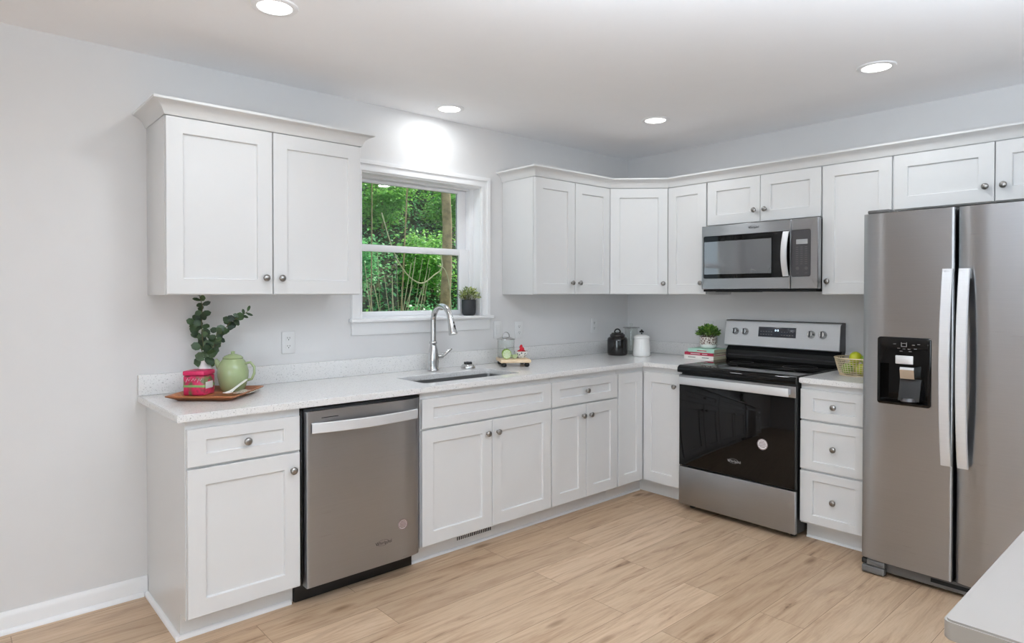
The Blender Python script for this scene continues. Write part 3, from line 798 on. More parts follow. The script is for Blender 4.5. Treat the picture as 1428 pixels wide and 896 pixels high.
# ------------------------------------------------------------------ range
t = thing('electric_range', 'freestanding stainless steel electric range with black glass cooktop and oven door', 'range', (0, 0, 0), RB)
A, B_ = .942, 1.702
MB().box(A + .004, B_ - .004, -.640, -.03, .03, .895, .003).build('body', 'black', t)
b = MB()
for x in (A + .05, B_ - .05):
    for y in (-.58, -.1): MB().lathe([(0, 0.0005), (.018, 0.0005), (.018, .012), (.008, .014), (.008, .031), (0, .031)], (x, y, 0)).build('leveling_foot', 'black', t)
dr = MB().box(A, B_, -.668, -.641, .034, .276, .006).build('storage_drawer', 'steel', t)
dr2 = MB().box(A, B_, -.664, -.641, .282, .862, .004).build('oven_door', 'black', t)
MB().box(A + .006, B_ - .006, -.6675, -.6645, .288, .797, .001).build('door_glass', 'bglass', dr2, 30)
MB().box(A + .001, B_ - .001, -.6685, -.6645, .799, .861, .0015).build('door_trim', 'steel', dr2)
b = MB(); b.box(A + .030, B_ - .024, -.7125, -.700, .806, .853, .004)
for x in (A + .05, B_ - .045): b.box(x - .016, x + .016, -.7005, -.668, .815, .845, .003)
b.build('handle', 'steel_light', dr2)
logo(dr2, 1.330, -.6676, .375, .022, 'lgray')
sticker(dr2, 1.508, -.6676, .508, .032, 'sticker_ink', 'white_print')
# cooktop: black glass with a rounded front lip
pf = [(-.08, .897), (-.655, .897), (-.668, .876), (-.678, .878), (-.682, .890), (-.678, .908), (-.664, .919), (-.645, .922), (-.08, .922)]
ck = MB().prism(pf, 'x', A - .003, B_ + .003).build('cooktop', 'bglass', t, 50)
b = MB()
for (x, y, r) in ((1.13, -.49, .105), (1.52, -.49, .085), (1.13, -.22, .075), (1.52, -.22, .10)):
    MB().ring(r, .0012, (x, y, .9222), 'z', 48, 4).build('burner_ring', 'dgray', ck)
# backguard
MB().prism([(-.004, .80), (-.078, .80), (-.078, .923), (-.085, .935), (-.085, .99), (-.055, 1.02), (-.004, 1.02)], 'x', A - .004, B_ + .004).build('backguard_base', 'black', t, 30)
MB().prism([(-.079, .952), (-.088, .955), (-.089, .961), (-.079, .965)], 'x', A + .01, B_ - .01).build('backguard_ledge', 'dgray', t, 30)
bg_ = MB().prism([(-.006, 1.0205), (-.100, 1.0205), (-.108, 1.027), (-.100, 1.10), (-.088, 1.176), (-.080, 1.190), (-.060, 1.194), (-.006, 1.194)], 'x', A - .006, B_ + .006).build('backguard', 'steel_light', t, 40)
b = MB()
for x in (A - .006, B_ + .0062): b.prism([(-.006, 1.0205), (-.098, 1.0205), (-.084, 1.178), (-.060, 1.1945), (-.006, 1.1945)], 'x', x - .004, x)
b.box(A - .008, B_ + .004, -.078, -.006, 1.1942, 1.197, .001)
b.build('end_cap', 'dgray', bg_)
tilt = math.atan2(.012, .076)
def panel_mat(x, z): return Matrix.Translation((x, -.100 + (z - 1.10) * .158 - .0005, z)) @ Matrix.Rotation(-tilt, 4, 'X')
dp = MB().box(-.127, .127, -.003, .004, -.033, .033, .001, mat=panel_mat(1.310, 1.124)).build('display', 'display', bg_)
b = MB()
for dx in (-.012, .004):
    for q in ((0, .008, .010, .0115), (0, .008, 0, .0015), (0, .0015, 0, .0115), (.0065, .008, 0, .0115)): b.box(dx + q[0], dx + q[1], -.0038, -.0031, .006 + q[2], .006 + q[3], mat=panel_mat(1.310, 1.124))
b.build('clock_digits', 'clock', dp, 0)
b = MB()
for i in range(5):
    for j in range(2):
        for s_ in (-1, 1): b.box(s_ * (.035 + i * .018) - .005, s_ * (.035 + i * .018) + .005, -.0036, -.0031, -.018 + j * .020, -.0165 + j * .020, mat=panel_mat(1.310, 1.124))
b.build('panel_lettering', 'lgray', dp, 0)
for x in (1.016, 1.088, 1.535, 1.608):
    mm = panel_mat(x, 1.120)
    k_ = MB().lathe([(0, 0), (.025, 0), (.0245, -.005), (.021, -.008), (.0195, -.024), (.017, -.027), (0, -.027)], (0, 0, 0), 'y', 28, mm).build('control_knob', 'chrome', bg_, 50)
    MB().box(-.0045, .0045, -.031, -.0265, -.019, .019, .0015, mat=mm).build('knob_grip', 'dgray', k_)

# ------------------------------------------------------------------ microwave
t = thing('microwave', 'stainless over-the-range microwave with a dark glass door above the range', 'microwave', (0, 0, 0), RB)
A, B_, MZ0, MZ1, MF = .931, 1.700, 1.408, 1.826, -.392
MB().box(A, 1.6885, -.350, -.004, MZ0, MZ1 - .004, .002).build('body', 'black', t)
MB().box(A + .006, 1.6885 - .004, -.378, -.01, MZ0 - .016, MZ0 - .0005, .003).build('bottom_vent', 'dark', t)
MB().box(A + .05, A + .30, -.30, -.14, MZ0 - .019, MZ0 - .0165).build('grease_filter', 'gray_plastic', t)
def ring_panel(x0, x1, z0, z1, hx0, hx1, hz0, hz1, yb, yf, r=.012):
    b = bmesh.new()
    O = rrect(x0, x1, z0, z1, .004, 3); H = rrect(hx0, hx1, hz0, hz1, r, 3)
    rows = []
    for pts, y in ((O, yb), (O, yf + .003), (rrect(x0 + .003, x1 - .003, z0 + .003, z1 - .003, .003, 3), yf), (rrect(hx0 - .001, hx1 + .001, hz0 - .001, hz1 + .001, r, 3), yf), (H, yf + .002), (H, yb)):
        rows.append([b.verts.new((x, y, z)) for x, z in pts])
    k = len(rows[0]); rows.append(rows[0])
    for P_, Q_ in zip(rows, rows[1:]):
        for i in range(k): b.faces.new([P_[i], P_[(i + 1) % k], Q_[(i + 1) % k], Q_[i]])
    q = MB(); q._join(b); return q
DX = 1.537
d = ring_panel(A, DX, MZ0, MZ1, A + .014, DX - .006, MZ0 + .070, MZ1 - .068, -.351, MF).build('door', 'steel', t, 40)
MB().box(A + .0145, DX - .0065, MF + .003, -.352, MZ0 + .0705, MZ1 - .0685).build('door_glass', 'bglass', d, 0)
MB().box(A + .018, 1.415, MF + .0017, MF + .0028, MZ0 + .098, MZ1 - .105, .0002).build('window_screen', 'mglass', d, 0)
b = MB(); b.bowbar('z', MZ0 + .075, MZ1 - .072, DX - .024, .036, -MF + .014, -MF + .046, .009)
for z in (MZ0 + .088, MZ1 - .086): b.box(DX - .036, DX - .012, MF - .016, MF - .0005, z - .012, z + .012, .002)
b.build('handle', 'steel_light', d)
logo(d, 1.30, MF - .0008, MZ1 - .030, .018, 'dgray')
c_ = ring_panel(DX + .002, B_, MZ0, MZ1, DX + .004, B_ - .043, MZ0 + .072, MZ1 - .066, -.351, MF).build('control_panel', 'steel', t, 40)
kp = MB().box(DX + .0045, B_ - .0435, MF + .0015, -.352, MZ0 + .0725, MZ1 - .0665).build('keypad', 'dgray', c_, 0)
kx = (DX + B_ - .039) / 2 + .006
MB().box(kx - .034, kx + .034, MF + .0005, MF + .0014, MZ1 - .152, MZ1 - .124).build('display', 'lgray', kp, 0)
b = MB()
for j in range(9):
    for i in range(3):
        z = MZ1 - .172 - j * .0125
        b.box(kx - .036 + i * .027, kx - .022 + i * .027, MF + .0008, MF + .0014, z, z + .004)
for i in (-1, 1): b.lathe([(0, -.0006), (.010, -.0006), (.010, 0), (0, 0)], (kx + i * .026, MF + .0014, MZ0 + .122), 'y', 16); b.box(kx + i * .026 - .007, kx + i * .026 + .007, MF + .0008, MF + .0014, MZ0 + .092, MZ0 + .096)
b.build('key_print', 'gray_plastic', kp, 0)

# ------------------------------------------------------------------ refrigerator
t = thing('refrigerator', 'tall stainless side-by-side refrigerator with an ice and water dispenser', 'refrigerator', (0, 0, 0), RB)
A, B_, FZ0, FZ1, FF = 2.090, 2.998, .072, 1.770, -.800
MB().box(A + .002, B_ - .002, -.715, -.03, .03, FZ1 - .012, .004).build('body', 'gray_plastic', t)
b = MB()
for x in (A + .08, B_ - .08):
    for y in (-.62, -.10): MB().lathe([(0, .0005), (.022, .0005), (.022, .018), (.01, .02), (.01, .031), (0, .031)], (x, y, 0)).build('leveling_foot', 'black', t)
def door_profile(x0, x1, yb=-.722, yf=FF, r=.018):
    P = [(x0, yb), (x0, yf + .036)]
    for i in range(25):                      # broad contour along the hinge-free edge
        t = 1 - i / 24; t = .985 * t
        P.append((x0 + .13 * (1 - t), yf + .024 * (1 - math.sqrt(1 - t * t))))
    P += [(x1 - .014, yf), (x1 - .006, yf), (x1 - .002, yf + .002), (x1, yf + .006), (x1, yb)]
    return P[::-1]
GX = 2.486
DX0, DX1, DZ0, DZ1 = 2.164, 2.394, .848, 1.172          # dispenser opening
df = MB().prism(door_profile(A, GX - .005), 'z', FZ0, FZ1).build('freezer_door', 'steel', t, 40)
dr = MB().prism(door_profile(GX + .005, B_), 'z', FZ0, FZ1).build('fridge_door', 'steel', t, 40)
cut = MB().prism(rrect(DX0, DX1, DZ0, DZ1, .014, 5), 'y', FF - .02, FF + .062).build('dispenser_cutter', 'dark', None, 0)
md = df.modifiers.new('opening', 'BOOLEAN'); md.object = cut; md.operation = 'DIFFERENCE'; md.solver = 'EXACT'
bpy.context.view_layer.update()
cut.rotation_euler = (0, 0, RB); bpy.context.view_layer.update()
me = bpy.data.meshes.new_from_object(df.evaluated_get(bpy.context.evaluated_depsgraph_get()))
df.modifiers.clear(); df.data = me; bpy.data.objects.remove(cut)
me.set_sharp_from_angle(angle=math.radians(40))
# dispenser: glossy black surround, deep cavity, chute, paddle and tray
b = bmesh.new(); rows = []
e = .001
CZ = 1.045
for pts, y in ((rrect(DX0 + e, DX1 - e, DZ0 + e, DZ1 - e, .013, 5), FF + .055), (rrect(DX0 + e, DX1 - e, DZ0 + e, DZ1 - e, .013, 5), FF - .004), (rrect(DX0 + .005, DX1 - .005, DZ0 + .005, DZ1 - .005, .010, 5), FF - .006),
               (rrect(DX0 + .014, DX1 - .014, DZ0 + .014, CZ, .006, 5), FF - .005), (rrect(DX0 + .016, DX1 - .016, DZ0 + .016, CZ - .002, .006, 5), FF + .054)):
    rows.append([b.verts.new((x, y, z)) for x, z in pts])
k = len(rows[0])
for P_, Q_ in zip(rows, rows[1:]):
    for i in range(k): b.faces.new([P_[i], P_[(i + 1) % k], Q_[(i + 1) % k], Q_[i]])
b.faces.new(rows[-1])
q = MB(); q._join(b); ds = q.build('dispenser', 'bglass', df, 40)
xm = (DX0 + DX1) / 2 + .008
MB().box(xm - .042, xm + .034, FF - .010, FF - .0045, 1.046, 1.086, .003).build('dispenser_plate', 'steel_light', ds)
MB().prism([(FF + .053, 1.030), (FF + .004, 1.030), (FF + .000, 1.018), (FF + .010, .975), (FF + .020, .970), (FF + .053, .985)], 'x', xm - .026, xm + .034).build('dispenser_paddle', 'chrome', ds, 30)
MB().prism([(FF + .053, .87), (FF + .006, .87), (FF + .006, .876), (FF + .035, .972), (FF + .053, .972)], 'x', xm - .034, xm + .056).build('ice_chute', 'black', ds, 30)
b = MB(); b.lathe([(0, 0), (.033, 0), (.036, .004), (.030, .018), (.0, .019)], (xm + .008, FF + .022, .866)); b.build('drip_tray', 'dgray', ds)
b = MB()
gx, gz, gy = xm - .006, 1.139, FF - .0062
for q_ in ((-.012, -.010, -.009, .010), (.010, .012, -.009, .010), (-.012, .012, -.011, -.009), (-.008, .008, .004, .006)): b.box(gx + q_[0], gx + q_[1], gy - .0004, gy + .0001, gz + q_[2], gz + q_[3])
for dx, dz in ((-.040, 0), (.040, -.002), (.062, .002), (-.022, -.020), (0, -.022), (.022, -.022), (.048, -.020), (-.012, -.033), (.026, -.033)): b.box(gx + dx - .006, gx + dx + .006, gy - .0004, gy + .0001, gz + dz, gz + dz + .0016)
b.build('panel_lettering', 'lgray', ds, 0)
for nm, dp_, cx in (('handle', df, GX - .027), ('handle', dr, GX + .037)):
    b = MB(); b.bowbar('z', .600, 1.492, cx, .042, .823, .868, .011, 40)
    for z in (.625, 1.468): b.box(cx - .015, cx + .015, -.826, -.792, z - .02, z + .02, .003)
    b.build(nm, 'steel_light', dp_)
MB().box(A + .01, B_ - .01, -.7215, -.7155, FZ0 + .004, FZ1 - .004).build('door_gasket', 'dark', t, 0)
b = MB(); b.box(A + .004, B_ - .004, -.770, -.716, .018, .066, .003); b.build('toe_grille', 'gray_plastic', t)
b = MB(); b.box(A + .30, B_ - .05, -.7725, -.7705, .036, .054); b.build('grille_slot', 'dark', t, 0)
b = MB(); b.box(A + .010, A + .112, -.806, -.771, .006, .040, .004); b.box(A + .030, A + .112, -.800, -.771, .042, .068, .003); b.build('hinge_cover', 'gray_plastic', t)
b = MB(); b.box(A + .006, A + .028, -.796, -.772, .044, .068, .003); b.build('hinge_roller', 'black', t)
for x in (A + .02, B_ - .12): MB().box(x, x + .10, -.79, -.66, FZ1 + .001, FZ1 + .018, .005).build('top_hinge', 'gray_plastic', t)

# ------------------------------------------------------------------ peninsula in front of the camera
t = thing('island_cabinet', 'white island cabinet under the pale quartz slab at the frame corner', 'cabinet', (0, 0, 0))
MB().prism([(-2.86, -3.38), (-2.86, -3.86), (-1.1, -3.86), (-1.1, -3.38)], 'z', .0005, .1).build('plinth', 'toe', t, 0)
b = MB().box(-2.90, -1.06, -3.90, -3.34, .1, .8825, .002).build('carcass', 'cab', t)
for i in range(4):
    x = -2.892 + i * .457
    dd_ = shaker('door', t, x, x + .45, .112, .850, -.0, knob_at=(x + (.41 if i % 2 == 0 else .04), .78))
    dd_.matrix_local = Matrix.Translation((-3.96, -3.339, 0)) @ Matrix.Rotation(PI, 4, 'Z')
P = rrect(-3.148, -1.03, -3.95, -3.058, .012, 5)
isl = slab('island_countertop', P, None, CT0, CT1, None, 'island_quartz')
tag(isl, 'pale quartz island countertop slab with a rounded corner, opposite the refrigerator', 'countertop')

# ------------------------------------------------------------------ tray with tea things
TA = math.radians(48)
tr = thing('serving_tray', 'rectangular reddish wooden tray under the tin and the teapot', 'tray', (-3.277, -.252, CT1 + .0005), TA)
b = bmesh.new(); rows = []
for hx, hy, z in ((.128, .112, 0), (.165, .150, .020), (.165, .150, .024), (.158, .143, .0235), (.132, .116, .008)):
    rows.append([b.verts.new((x, y, z)) for x, y in rrect(-hx, hx, -hy, hy, .008, 4)])
k = len(rows[0])
for P_, Q_ in zip(rows, rows[1:]):
    for i in range(k): b.faces.new([P_[i], P_[(i + 1) % k], Q_[(i + 1) % k], Q_[i]])
b.faces.new(rows[0][::-1]); b.faces.new(rows[-1])
q = MB(); q._join(b); q.build('tray_body', 'tray', tr, 30)
TZ = CT1 + .0095
# square berry tin
tn = thing('tea_tin', 'square pink and green berry-printed tin with a pale label, on the wooden tray', 'tin', (-3.338, -.203, TZ), math.radians(-44))
h = .048
MB().box(-h, h, -h, h, 0, .088, .006).build('tin_body', 'tin_print', tn)
ld = MB().box(-h - .0015, h + .0015, -h - .0015, h + .0015, .0885, .110, .005).build('lid', 'pink', tn)
b = MB(); b.box(-h - .0009, h + .0009, -h - .0009, h + .0009, .034, .050, .005); b.build('green_band', 'tin_green', tn)
b = MB(); b.box(h + .001, h + .0018, -h + .012, h - .022, .030, .060); b.build('paper_label', 'white_print', tn)
b = MB()          # pale brush-script swashes
for k_ in range(3):
    p0 = -.034 + k_ * .026
    b.tube([(p0, -h - .0012, .060 + .006 * (k_ % 2)), (p0 + .008, -h - .0012, .078), (p0 + .013, -h - .0012, .066), (p0 + .020, -h - .0012, .076)], .0011, 6)
b.build('script_lettering', 'white_print', tn)
# white vase + eucalyptus
VX, VY = -3.283, -.106
vs = thing('bud_vase', 'white ceramic bottle vase behind the pink tin', 'vase', (VX, VY, TZ))
MB().lathe([(0, 0), (.034, 0), (.040, .006), (.042, .05), (.040, .085), (.032, .105), (.022, .122), (.019, .135), (.0195, .158), (.0215, .162), (.0185, .162), (.016, .15), (.0, .14)], seg=32).build('vase_body', 'white_ceramic', vs, 60)
def euc_branch(pts, leaves, label):
    t = thing('eucalyptus_branch', label, 'eucalyptus', (VX, VY, TZ + .142), 0, None)
    o = Vector((VX, VY, TZ + .142)); P = [Vector(p) - o for p in pts]
    MB().tube(P, [.002] * (len(P) - 1) + [.0012], 6).build('stem', 'stem', t)
    b = MB()
    for (u, ang, L, W) in leaves:
        i = min(int(u * (len(P) - 1)), len(P) - 2); f = u * (len(P) - 1) - i
        p = P[i].lerp(P[i + 1], f); dv = (P[i + 1] - P[i]).normalized()
        right = Vector((.7455, -.6665, 0)); upv = Vector((0, 0, 1)); view = Vector((-.29, -.95, .1)).normalized()
        d = right * math.cos(ang) + upv * math.sin(ang) + view * R.uniform(-1.0, 1.0)
        nrm = view + Vector((R.uniform(-.5, .5), R.uniform(-.5, .5), R.uniform(-.3, .7)))
        b.leaf(p, d, nrm, L, W, .06, 'round')
    b.build('leaves', 'euc', t, 60)
# image-plane directions: the picture's horizontal is (.7455,-.6665)
def ip(du, dz, dep=0.0): return (VX + .7455 * du + .3 * dep, VY - .6665 * du + .57 * dep, TZ + dz)
rad = math.radians
def rnd_leaves(n, u0, u1, s0=.034, s1=.046):
    out = []
    for i in range(n):
        u = u0 + (u1 - u0) * i / max(1, n - 1)
        a = rad(R.choice((R.uniform(-40, 60), R.uniform(120, 220)))); s = R.uniform(s0, s1) * (1.0 - .25 * u)
        out.append((u, a, s, s * R.uniform(.75, .95)))
    return out
euc_branch([ip(.0, .14), ip(-.012, .24), ip(-.016, .32), ip(-.012, .40), ip(-.026, .445)], rnd_leaves(16, .18, .68, .036, .05) + [(.74, rad(160), .038, .024), (.76, rad(20), .04, .022), (.88, rad(170), .04, .022), (.95, rad(-10), .032, .03), (1.0, rad(100), .036, .034), (.66, rad(190), .045, .028), (.62, rad(10), .046, .03)],
           'upright dark green eucalyptus sprig, tallest in the white vase')
euc_branch([ip(.0, .14), ip(.035, .22), ip(.085, .28), ip(.125, .33), ip(.165, .345), ip(.20, .372)], rnd_leaves(20, .2, .74, .038, .052) + [(.8, rad(160), .036, .02), (.86, rad(-25), .04, .014), (.95, rad(-20), .036, .012), (1.0, rad(70), .034, .014), (.9, rad(100), .03, .014)],
           'long eucalyptus sprig leaning from the vase out over the green teapot')
euc_branch([ip(.0, .14, .0), ip(-.03, .22, .02), ip(-.05, .29, .03), ip(-.058, .335, .03)], rnd_leaves(18, .15, 1.0, .04, .056),
           'short bushy eucalyptus sprig leaning from the vase away from the teapot')
euc_branch([ip(.0, .14, -.01), ip(.02, .175, -.03), ip(.05, .22, -.03), ip(.06, .29, -.02)], [(.05, rad(200), .055, .05), (.05, rad(-30), .05, .045), (.15, rad(170), .052, .045), (.2, rad(-60), .05, .045), (.1, rad(250), .05, .048), (.3, rad(30), .05, .04)] + rnd_leaves(20, .25, 1.0, .04, .054),
           'low eucalyptus sprig with large round leaves drooping over the vase mouth')
# teapot
tp = thing('teapot', 'tall sage green glazed teapot with a loop handle, on the wooden tray', 'teapot', (-3.186, -.192, TZ), math.radians(-41.8))
pot = MB().lathe([(0, 0), (.047, 0), (.051, .004), (.060, .03), (.068, .065), (.069, .09), (.063, .118), (.052, .140), (.044, .150), (.045, .152), (.040, .152), (0, .150)], seg=40).build('pot_body', 'teapot', tp, 60)
MB().lathe([(.0, .1525), (.044, .1525), (.045, .155), (.036, .164), (.018, .171), (.009, .173), (.0075, .176), (.0105, .181), (.007, .185), (0, .1855)], seg=32).build('lid', 'teapot', tp, 60)
MB().tube([(.058, 0, .128), (.082, 0, .133), (.100, 0, .112), (.100, 0, .082), (.088, 0, .055), (.068, 0, .050)], [.0065, .006, .006, .006, .006, .0065], 12).build('handle', 'teapot', tp, 60)
MB().tube([(-.050, 0, .100), (-.066, 0, .118), (-.078, 0, .140), (-.082, 0, .146)], [.020, .016, .010, .008], 14).build('spout', 'teapot', tp, 60)
# napkin + spoon
b = bmesh.new()
bmesh.ops.create_grid(b, x_segments=14, y_segments=10, size=.5)
for v in b.verts:
    v.co = Vector((v.co.x * .10, v.co.y * .075, .002 + .0022 * math.sin(v.co.x * 11) * math.cos(v.co.y * 9)))
q = MB(); q._join(b); o = q.build('napkin', 'napkin', None, 180, (-3.168, -.298, TZ + .0035)); o.rotation_euler = (0, 0, TA)
md = o.modifiers.new('thickness', 'SOLIDIFY'); md.thickness = .0035; md.offset = 0
tag(o, 'folded patterned cloth napkin under the white spoon on the wooden tray', 'napkin')
b = bmesh.new(); rows = []
for (x, w_, z, dp_) in ((-.085, .004, .004, .0), (-.078, .014, .003, .002), (-.062, .020, .001, .006), (-.045, .019, .0015, .006), (-.028, .011, .005, .003), (-.01, .008, .011, .002), (.03, .0075, .024, .0015), (.075, .008, .038, .001), (.088, .004, .042, 0)):
    rows.append([b.verts.new((x, w_ * c, z + .006 - dp_ * (1 - c * c) + .001)) for c in (-1, -.5, 0, .5, 1)])
for A_, B2 in zip(rows, rows[1:]):
    for i in range(4): b.faces.new([A_[i], A_[i + 1], B2[i + 1], B2[i]])
q = MB(); q._join(b); o = q.build('spoon', 'white_ceramic', None, 180, (-3.212, -.302, TZ + .0045)); o.rotation_euler = (0, 0, math.atan2(.119, .16))
md = o.modifiers.new('thickness', 'SOLIDIFY'); md.thickness = .004; md.offset = 1
md = o.modifiers.new('round', 'SUBSURF'); md.levels = 1; md.render_levels = 2
tag(o, 'white ceramic spoon lying across the napkin on the wooden tray', 'spoon')

# ------------------------------------------------------------------ wooden riser with jar, lime, berries
bd = thing('wooden_riser', 'small pale wooden riser board on black ball feet beside the sink', 'riser', (-1.443, -.212, CT1 + .0005), math.radians(-32))
MB().box(-.098, .098, -.108, .108, .026, .047, .006).build('board', 'board', bd)
b_ = None
for sx in (-1, 1):
    for y in (-.083, .083):
        MB().lathe([(0, 0), (.010, 0), (.016, .006), (.0175, .013), (.015, .020), (.011, .0255), (0, .0256)], (sx * .074, y, 0)).build('ball_foot', 'black', bd, 60)
BZ = CT1 + .0480
JX, JY = -1.462, -.162
j = thing('glass_jar', 'clear glass jar with a domed steel lid and wire handle on the wooden riser', 'jar', (JX, JY, BZ))
o = MB().lathe([(0, .001), (.052, .001), (.056, .006), (.056, .118), (.054, .120), (.0530, .118), (.0530, .008), (.050, .005), (0, .005)], seg=40).build('jar_body', 'jar_glass', j, 60)
l_ = MB().lathe([(0, .137), (.03, .134), (.052, .126), (.061, .123), (.061, .1195), (.0, .1205)], seg=40).build('lid', 'chrome', j, 50)
MB().tube([(-.030, 0, .132), (-.027, 0, .150), (-.015, 0, .163), (0, 0, .166), (.015, 0, .163), (.027, 0, .150), (.030, 0, .132)], .0028, 8).build('wire_handle', 'chrome', l_)
def lime_obj(name, loc, r, label, cat, mat, rot, sc=(1.18, 1, 1), group=None):
    pr = []
    for i in range(17):
        a = PI * i / 16; rr = r * math.sin(a); z = -r * math.cos(a) * sc[0]
        tipv = r * .10 if i in (0, 16) else 0
        pr.append((max(0, rr) if 0 < i < 16 else 0, z + (-tipv if i == 0 else tipv)))
    o = MB().lathe(pr, seg=24).build(name, mat, None, 180, loc); o.rotation_euler = rot
    return tag(o, label, cat, group)
lime_obj('lime', (JX + .012, JY + .012, BZ + .005 + .027), .026, 'whole green lime inside the glass jar on the riser', 'lime', 'lime', (1.3, .2, .6), (1.1, 1, 1))
# halved limes leaning in front of the jar
hl = thing('lime_half', 'halved lime with its pale cut face turned outward, in front of the glass jar', 'lime', (-1.520, -.237, BZ + .0315), math.radians(-24))
MB().lathe([(0, .030), (.012, .0285), (.022, .022), (.0285, .012), (.031, 0), (.0295, -.001), (0, -.0005)], (0, 0, 0), 'y', 32).build('rind', 'lime', hl, 60)
b = MB(); b.lathe([(0, -.0022), (.0275, -.0018), (.0275, -.0008), (0, -.0008)], (0, 0, 0), 'y', 32); b.build('cut_face', 'cut_lime', hl)
b = MB()
for i in range(8): a = 2 * PI * i / 8; b.tube([(.003 * math.cos(a), -.0024, .003 * math.sin(a)), (.026 * math.cos(a), -.0024, .026 * math.sin(a))], .0008, 6)
b.build('membrane', 'white_print', hl)
w_ = thing('lime_wedge', 'pale lime wedge standing between the cut lime and the berry bowl', 'lime', (-1.462, -.246, BZ + .0005), math.radians(10))
MB().prism([(.026 * math.cos(a), .026 + .026 * math.sin(a)) for a in [PI + PI * i / 12 for i in range(13)]], 'y', -.008, .008, .002).build('flesh', 'cut_lime', w_, 60)
bw = thing('berry_bowl', 'small dotted white bowl of raspberries on the wooden riser', 'bowl', (-1.400, -.238, BZ))
MB().lathe([(0, .001), (.024, .001), (.026, .004), (.036, .016), (.044, .032), (.047, .045), (.045, .045), (.041, .033), (.032, .018), (.022, .010), (0, .009)], seg=36).build('bowl_body', 'bowl', bw, 60)
k = 0
for (dx, dy, dz) in ((0, 0, .026), (.02, .006, .037), (-.019, .008, .037), (.004, -.021, .038), (.0, .02, .038), (-.008, -.004, .054), (.012, .002, .055), (.001, .006, .072)):
    rb = MB(); k += 1
    for zz, rr, n in ((-.006, .0085, 8), (0, .0095, 9), (.006, .0075, 8), (.0105, .004, 5)):
        for i in range(n): a = 2 * PI * (i + .5 * (n % 2)) / n; rb.ball((rr * math.cos(a) * .8, rr * math.sin(a) * .8, zz), .0036, (1, 1, 1), 7, 5)
    rb.ball((0, 0, .001), .0085, (1, 1, 1.15), 10, 8)
    o = rb.build('raspberry', 'raspberry', None, 180, (-1.400 + dx, -.245 + dy, BZ + dz)); o.rotation_euler = (R.uniform(-.4, .4), R.uniform(-.4, .4), R.uniform(0, 6))
    tag(o, 'red raspberry in the dotted bowl on the wooden riser', 'raspberry', 'raspberries in the dotted bowl')

# ------------------------------------------------------------------ canisters in the corner
cn = thing('canister', 'glossy black ceramic canister with a looped lid in the counter corner', 'canister', (-.382, -.205, CT1 + .0005))
MB().lathe([(0, 0), (.068, 0), (.074, .006), (.076, .02), (.076, .112), (.073, .128), (.062, .137), (.056, .139), (0, .139)], seg=44).build('jar_body', 'black_ceramic', cn, 60)
l_ = MB().lathe([(0, .140), (.055, .140), (.057, .146), (.055, .156), (.046, .160), (.044, .168), (.020, .174), (0, .175)], seg=40).build('lid', 'black_ceramic', cn, 60)
R3 = Vector((.7455, -.6665, 0))
MB().tube([R3 * (.021 * math.cos(a)) + Vector((0, 0, .173 + .023 * math.sin(a))) for a in [PI * i / 14 for i in range(15)]], .0055, 10).build('loop_handle', 'black_ceramic', l_, 60)
cn = thing('canister', 'white ribbed ceramic canister with a dark clover finial, in front of the corner', 'canister', (-.300, -.368, CT1 + .0005))
b = bmesh.new(); rows = []; N = 96
for r, z, rib in ((.0, .0, 0), (.060, 0, 0), (.0635, .004, 0), (.0635, .010, 1), (.0605, .07, 1), (.0565, .120, 1), (.0560, .126, 0), (.055, .129, 0), (0, .129, 0)):
    if r == 0: rows.append([b.verts.new((0, 0, z))] * N)
    else: rows.append([b.verts.new(((r + (.0012 * math.cos(32 * 2 * PI * i / N) if rib else 0)) * math.cos(2 * PI * i / N), (r + (.0012 * math.cos(32 * 2 * PI * i / N) if rib else 0)) * math.sin(2 * PI * i / N), z)) for i in range(N)])
for A_, B2 in zip(rows, rows[1:]):
    for i in range(N):
        u = []
        for v in (A_[i], A_[(i + 1) % N], B2[(i + 1) % N], B2[i]):
            if v not in u: u.append(v)
        if len(u) > 2: b.faces.new(u)
q = MB(); q._join(b); q.build('jar_body', 'white_ceramic', cn, 60)
l_ = MB().lathe([(0, .1295), (.058, .1295), (.0605, .134), (.060, .143), (.054, .150), (.034, .158), (.014, .162), (0, .1625)], seg=40).build('lid', 'white_ceramic', cn, 60)
b = MB(); b.lathe([(0, .161), (.007, .161), (.005, .168), (.004, .172), (0, .172)], seg=12)
for dx, dz in ((-.0095, .180), (.0095, .180), (0, .190), (0, .180)): b.ball(R3 * dx + Vector((0, 0, dz)), .0075, (1, 1, 1), 12, 8)
b.build('clover_finial', 'black_ceramic', l_, 60)
cn = thing('glass_canister', 'clear glass canister with a flat glass lid behind the black and white canisters', 'canister', (-.165, -.165, CT1 + .0005))
MB().lathe([(0, .0), (.052, .0), (.056, .006), (.058, .03), (.054, .12), (.050, .170), (.052, .193), (.049, .193), (.046, .170), (.050, .12), (.054, .03), (.05, .008), (0, .008)], seg=40).build('jar_body', 'jar_glass', cn, 60)
l_ = MB().lathe([(0, .1945), (.064, .1945), (.065, .198), (.060, .203), (.02, .205), (.010, .207), (.012, .220), (.015, .226), (.010, .232), (0, .233)], seg=36).build('lid', 'jar_glass', cn, 60)
MB().ring(.0645, .0022, (0, 0, .1965), 'z', 40, 8).build('lid_rim', 'chrome', l_)

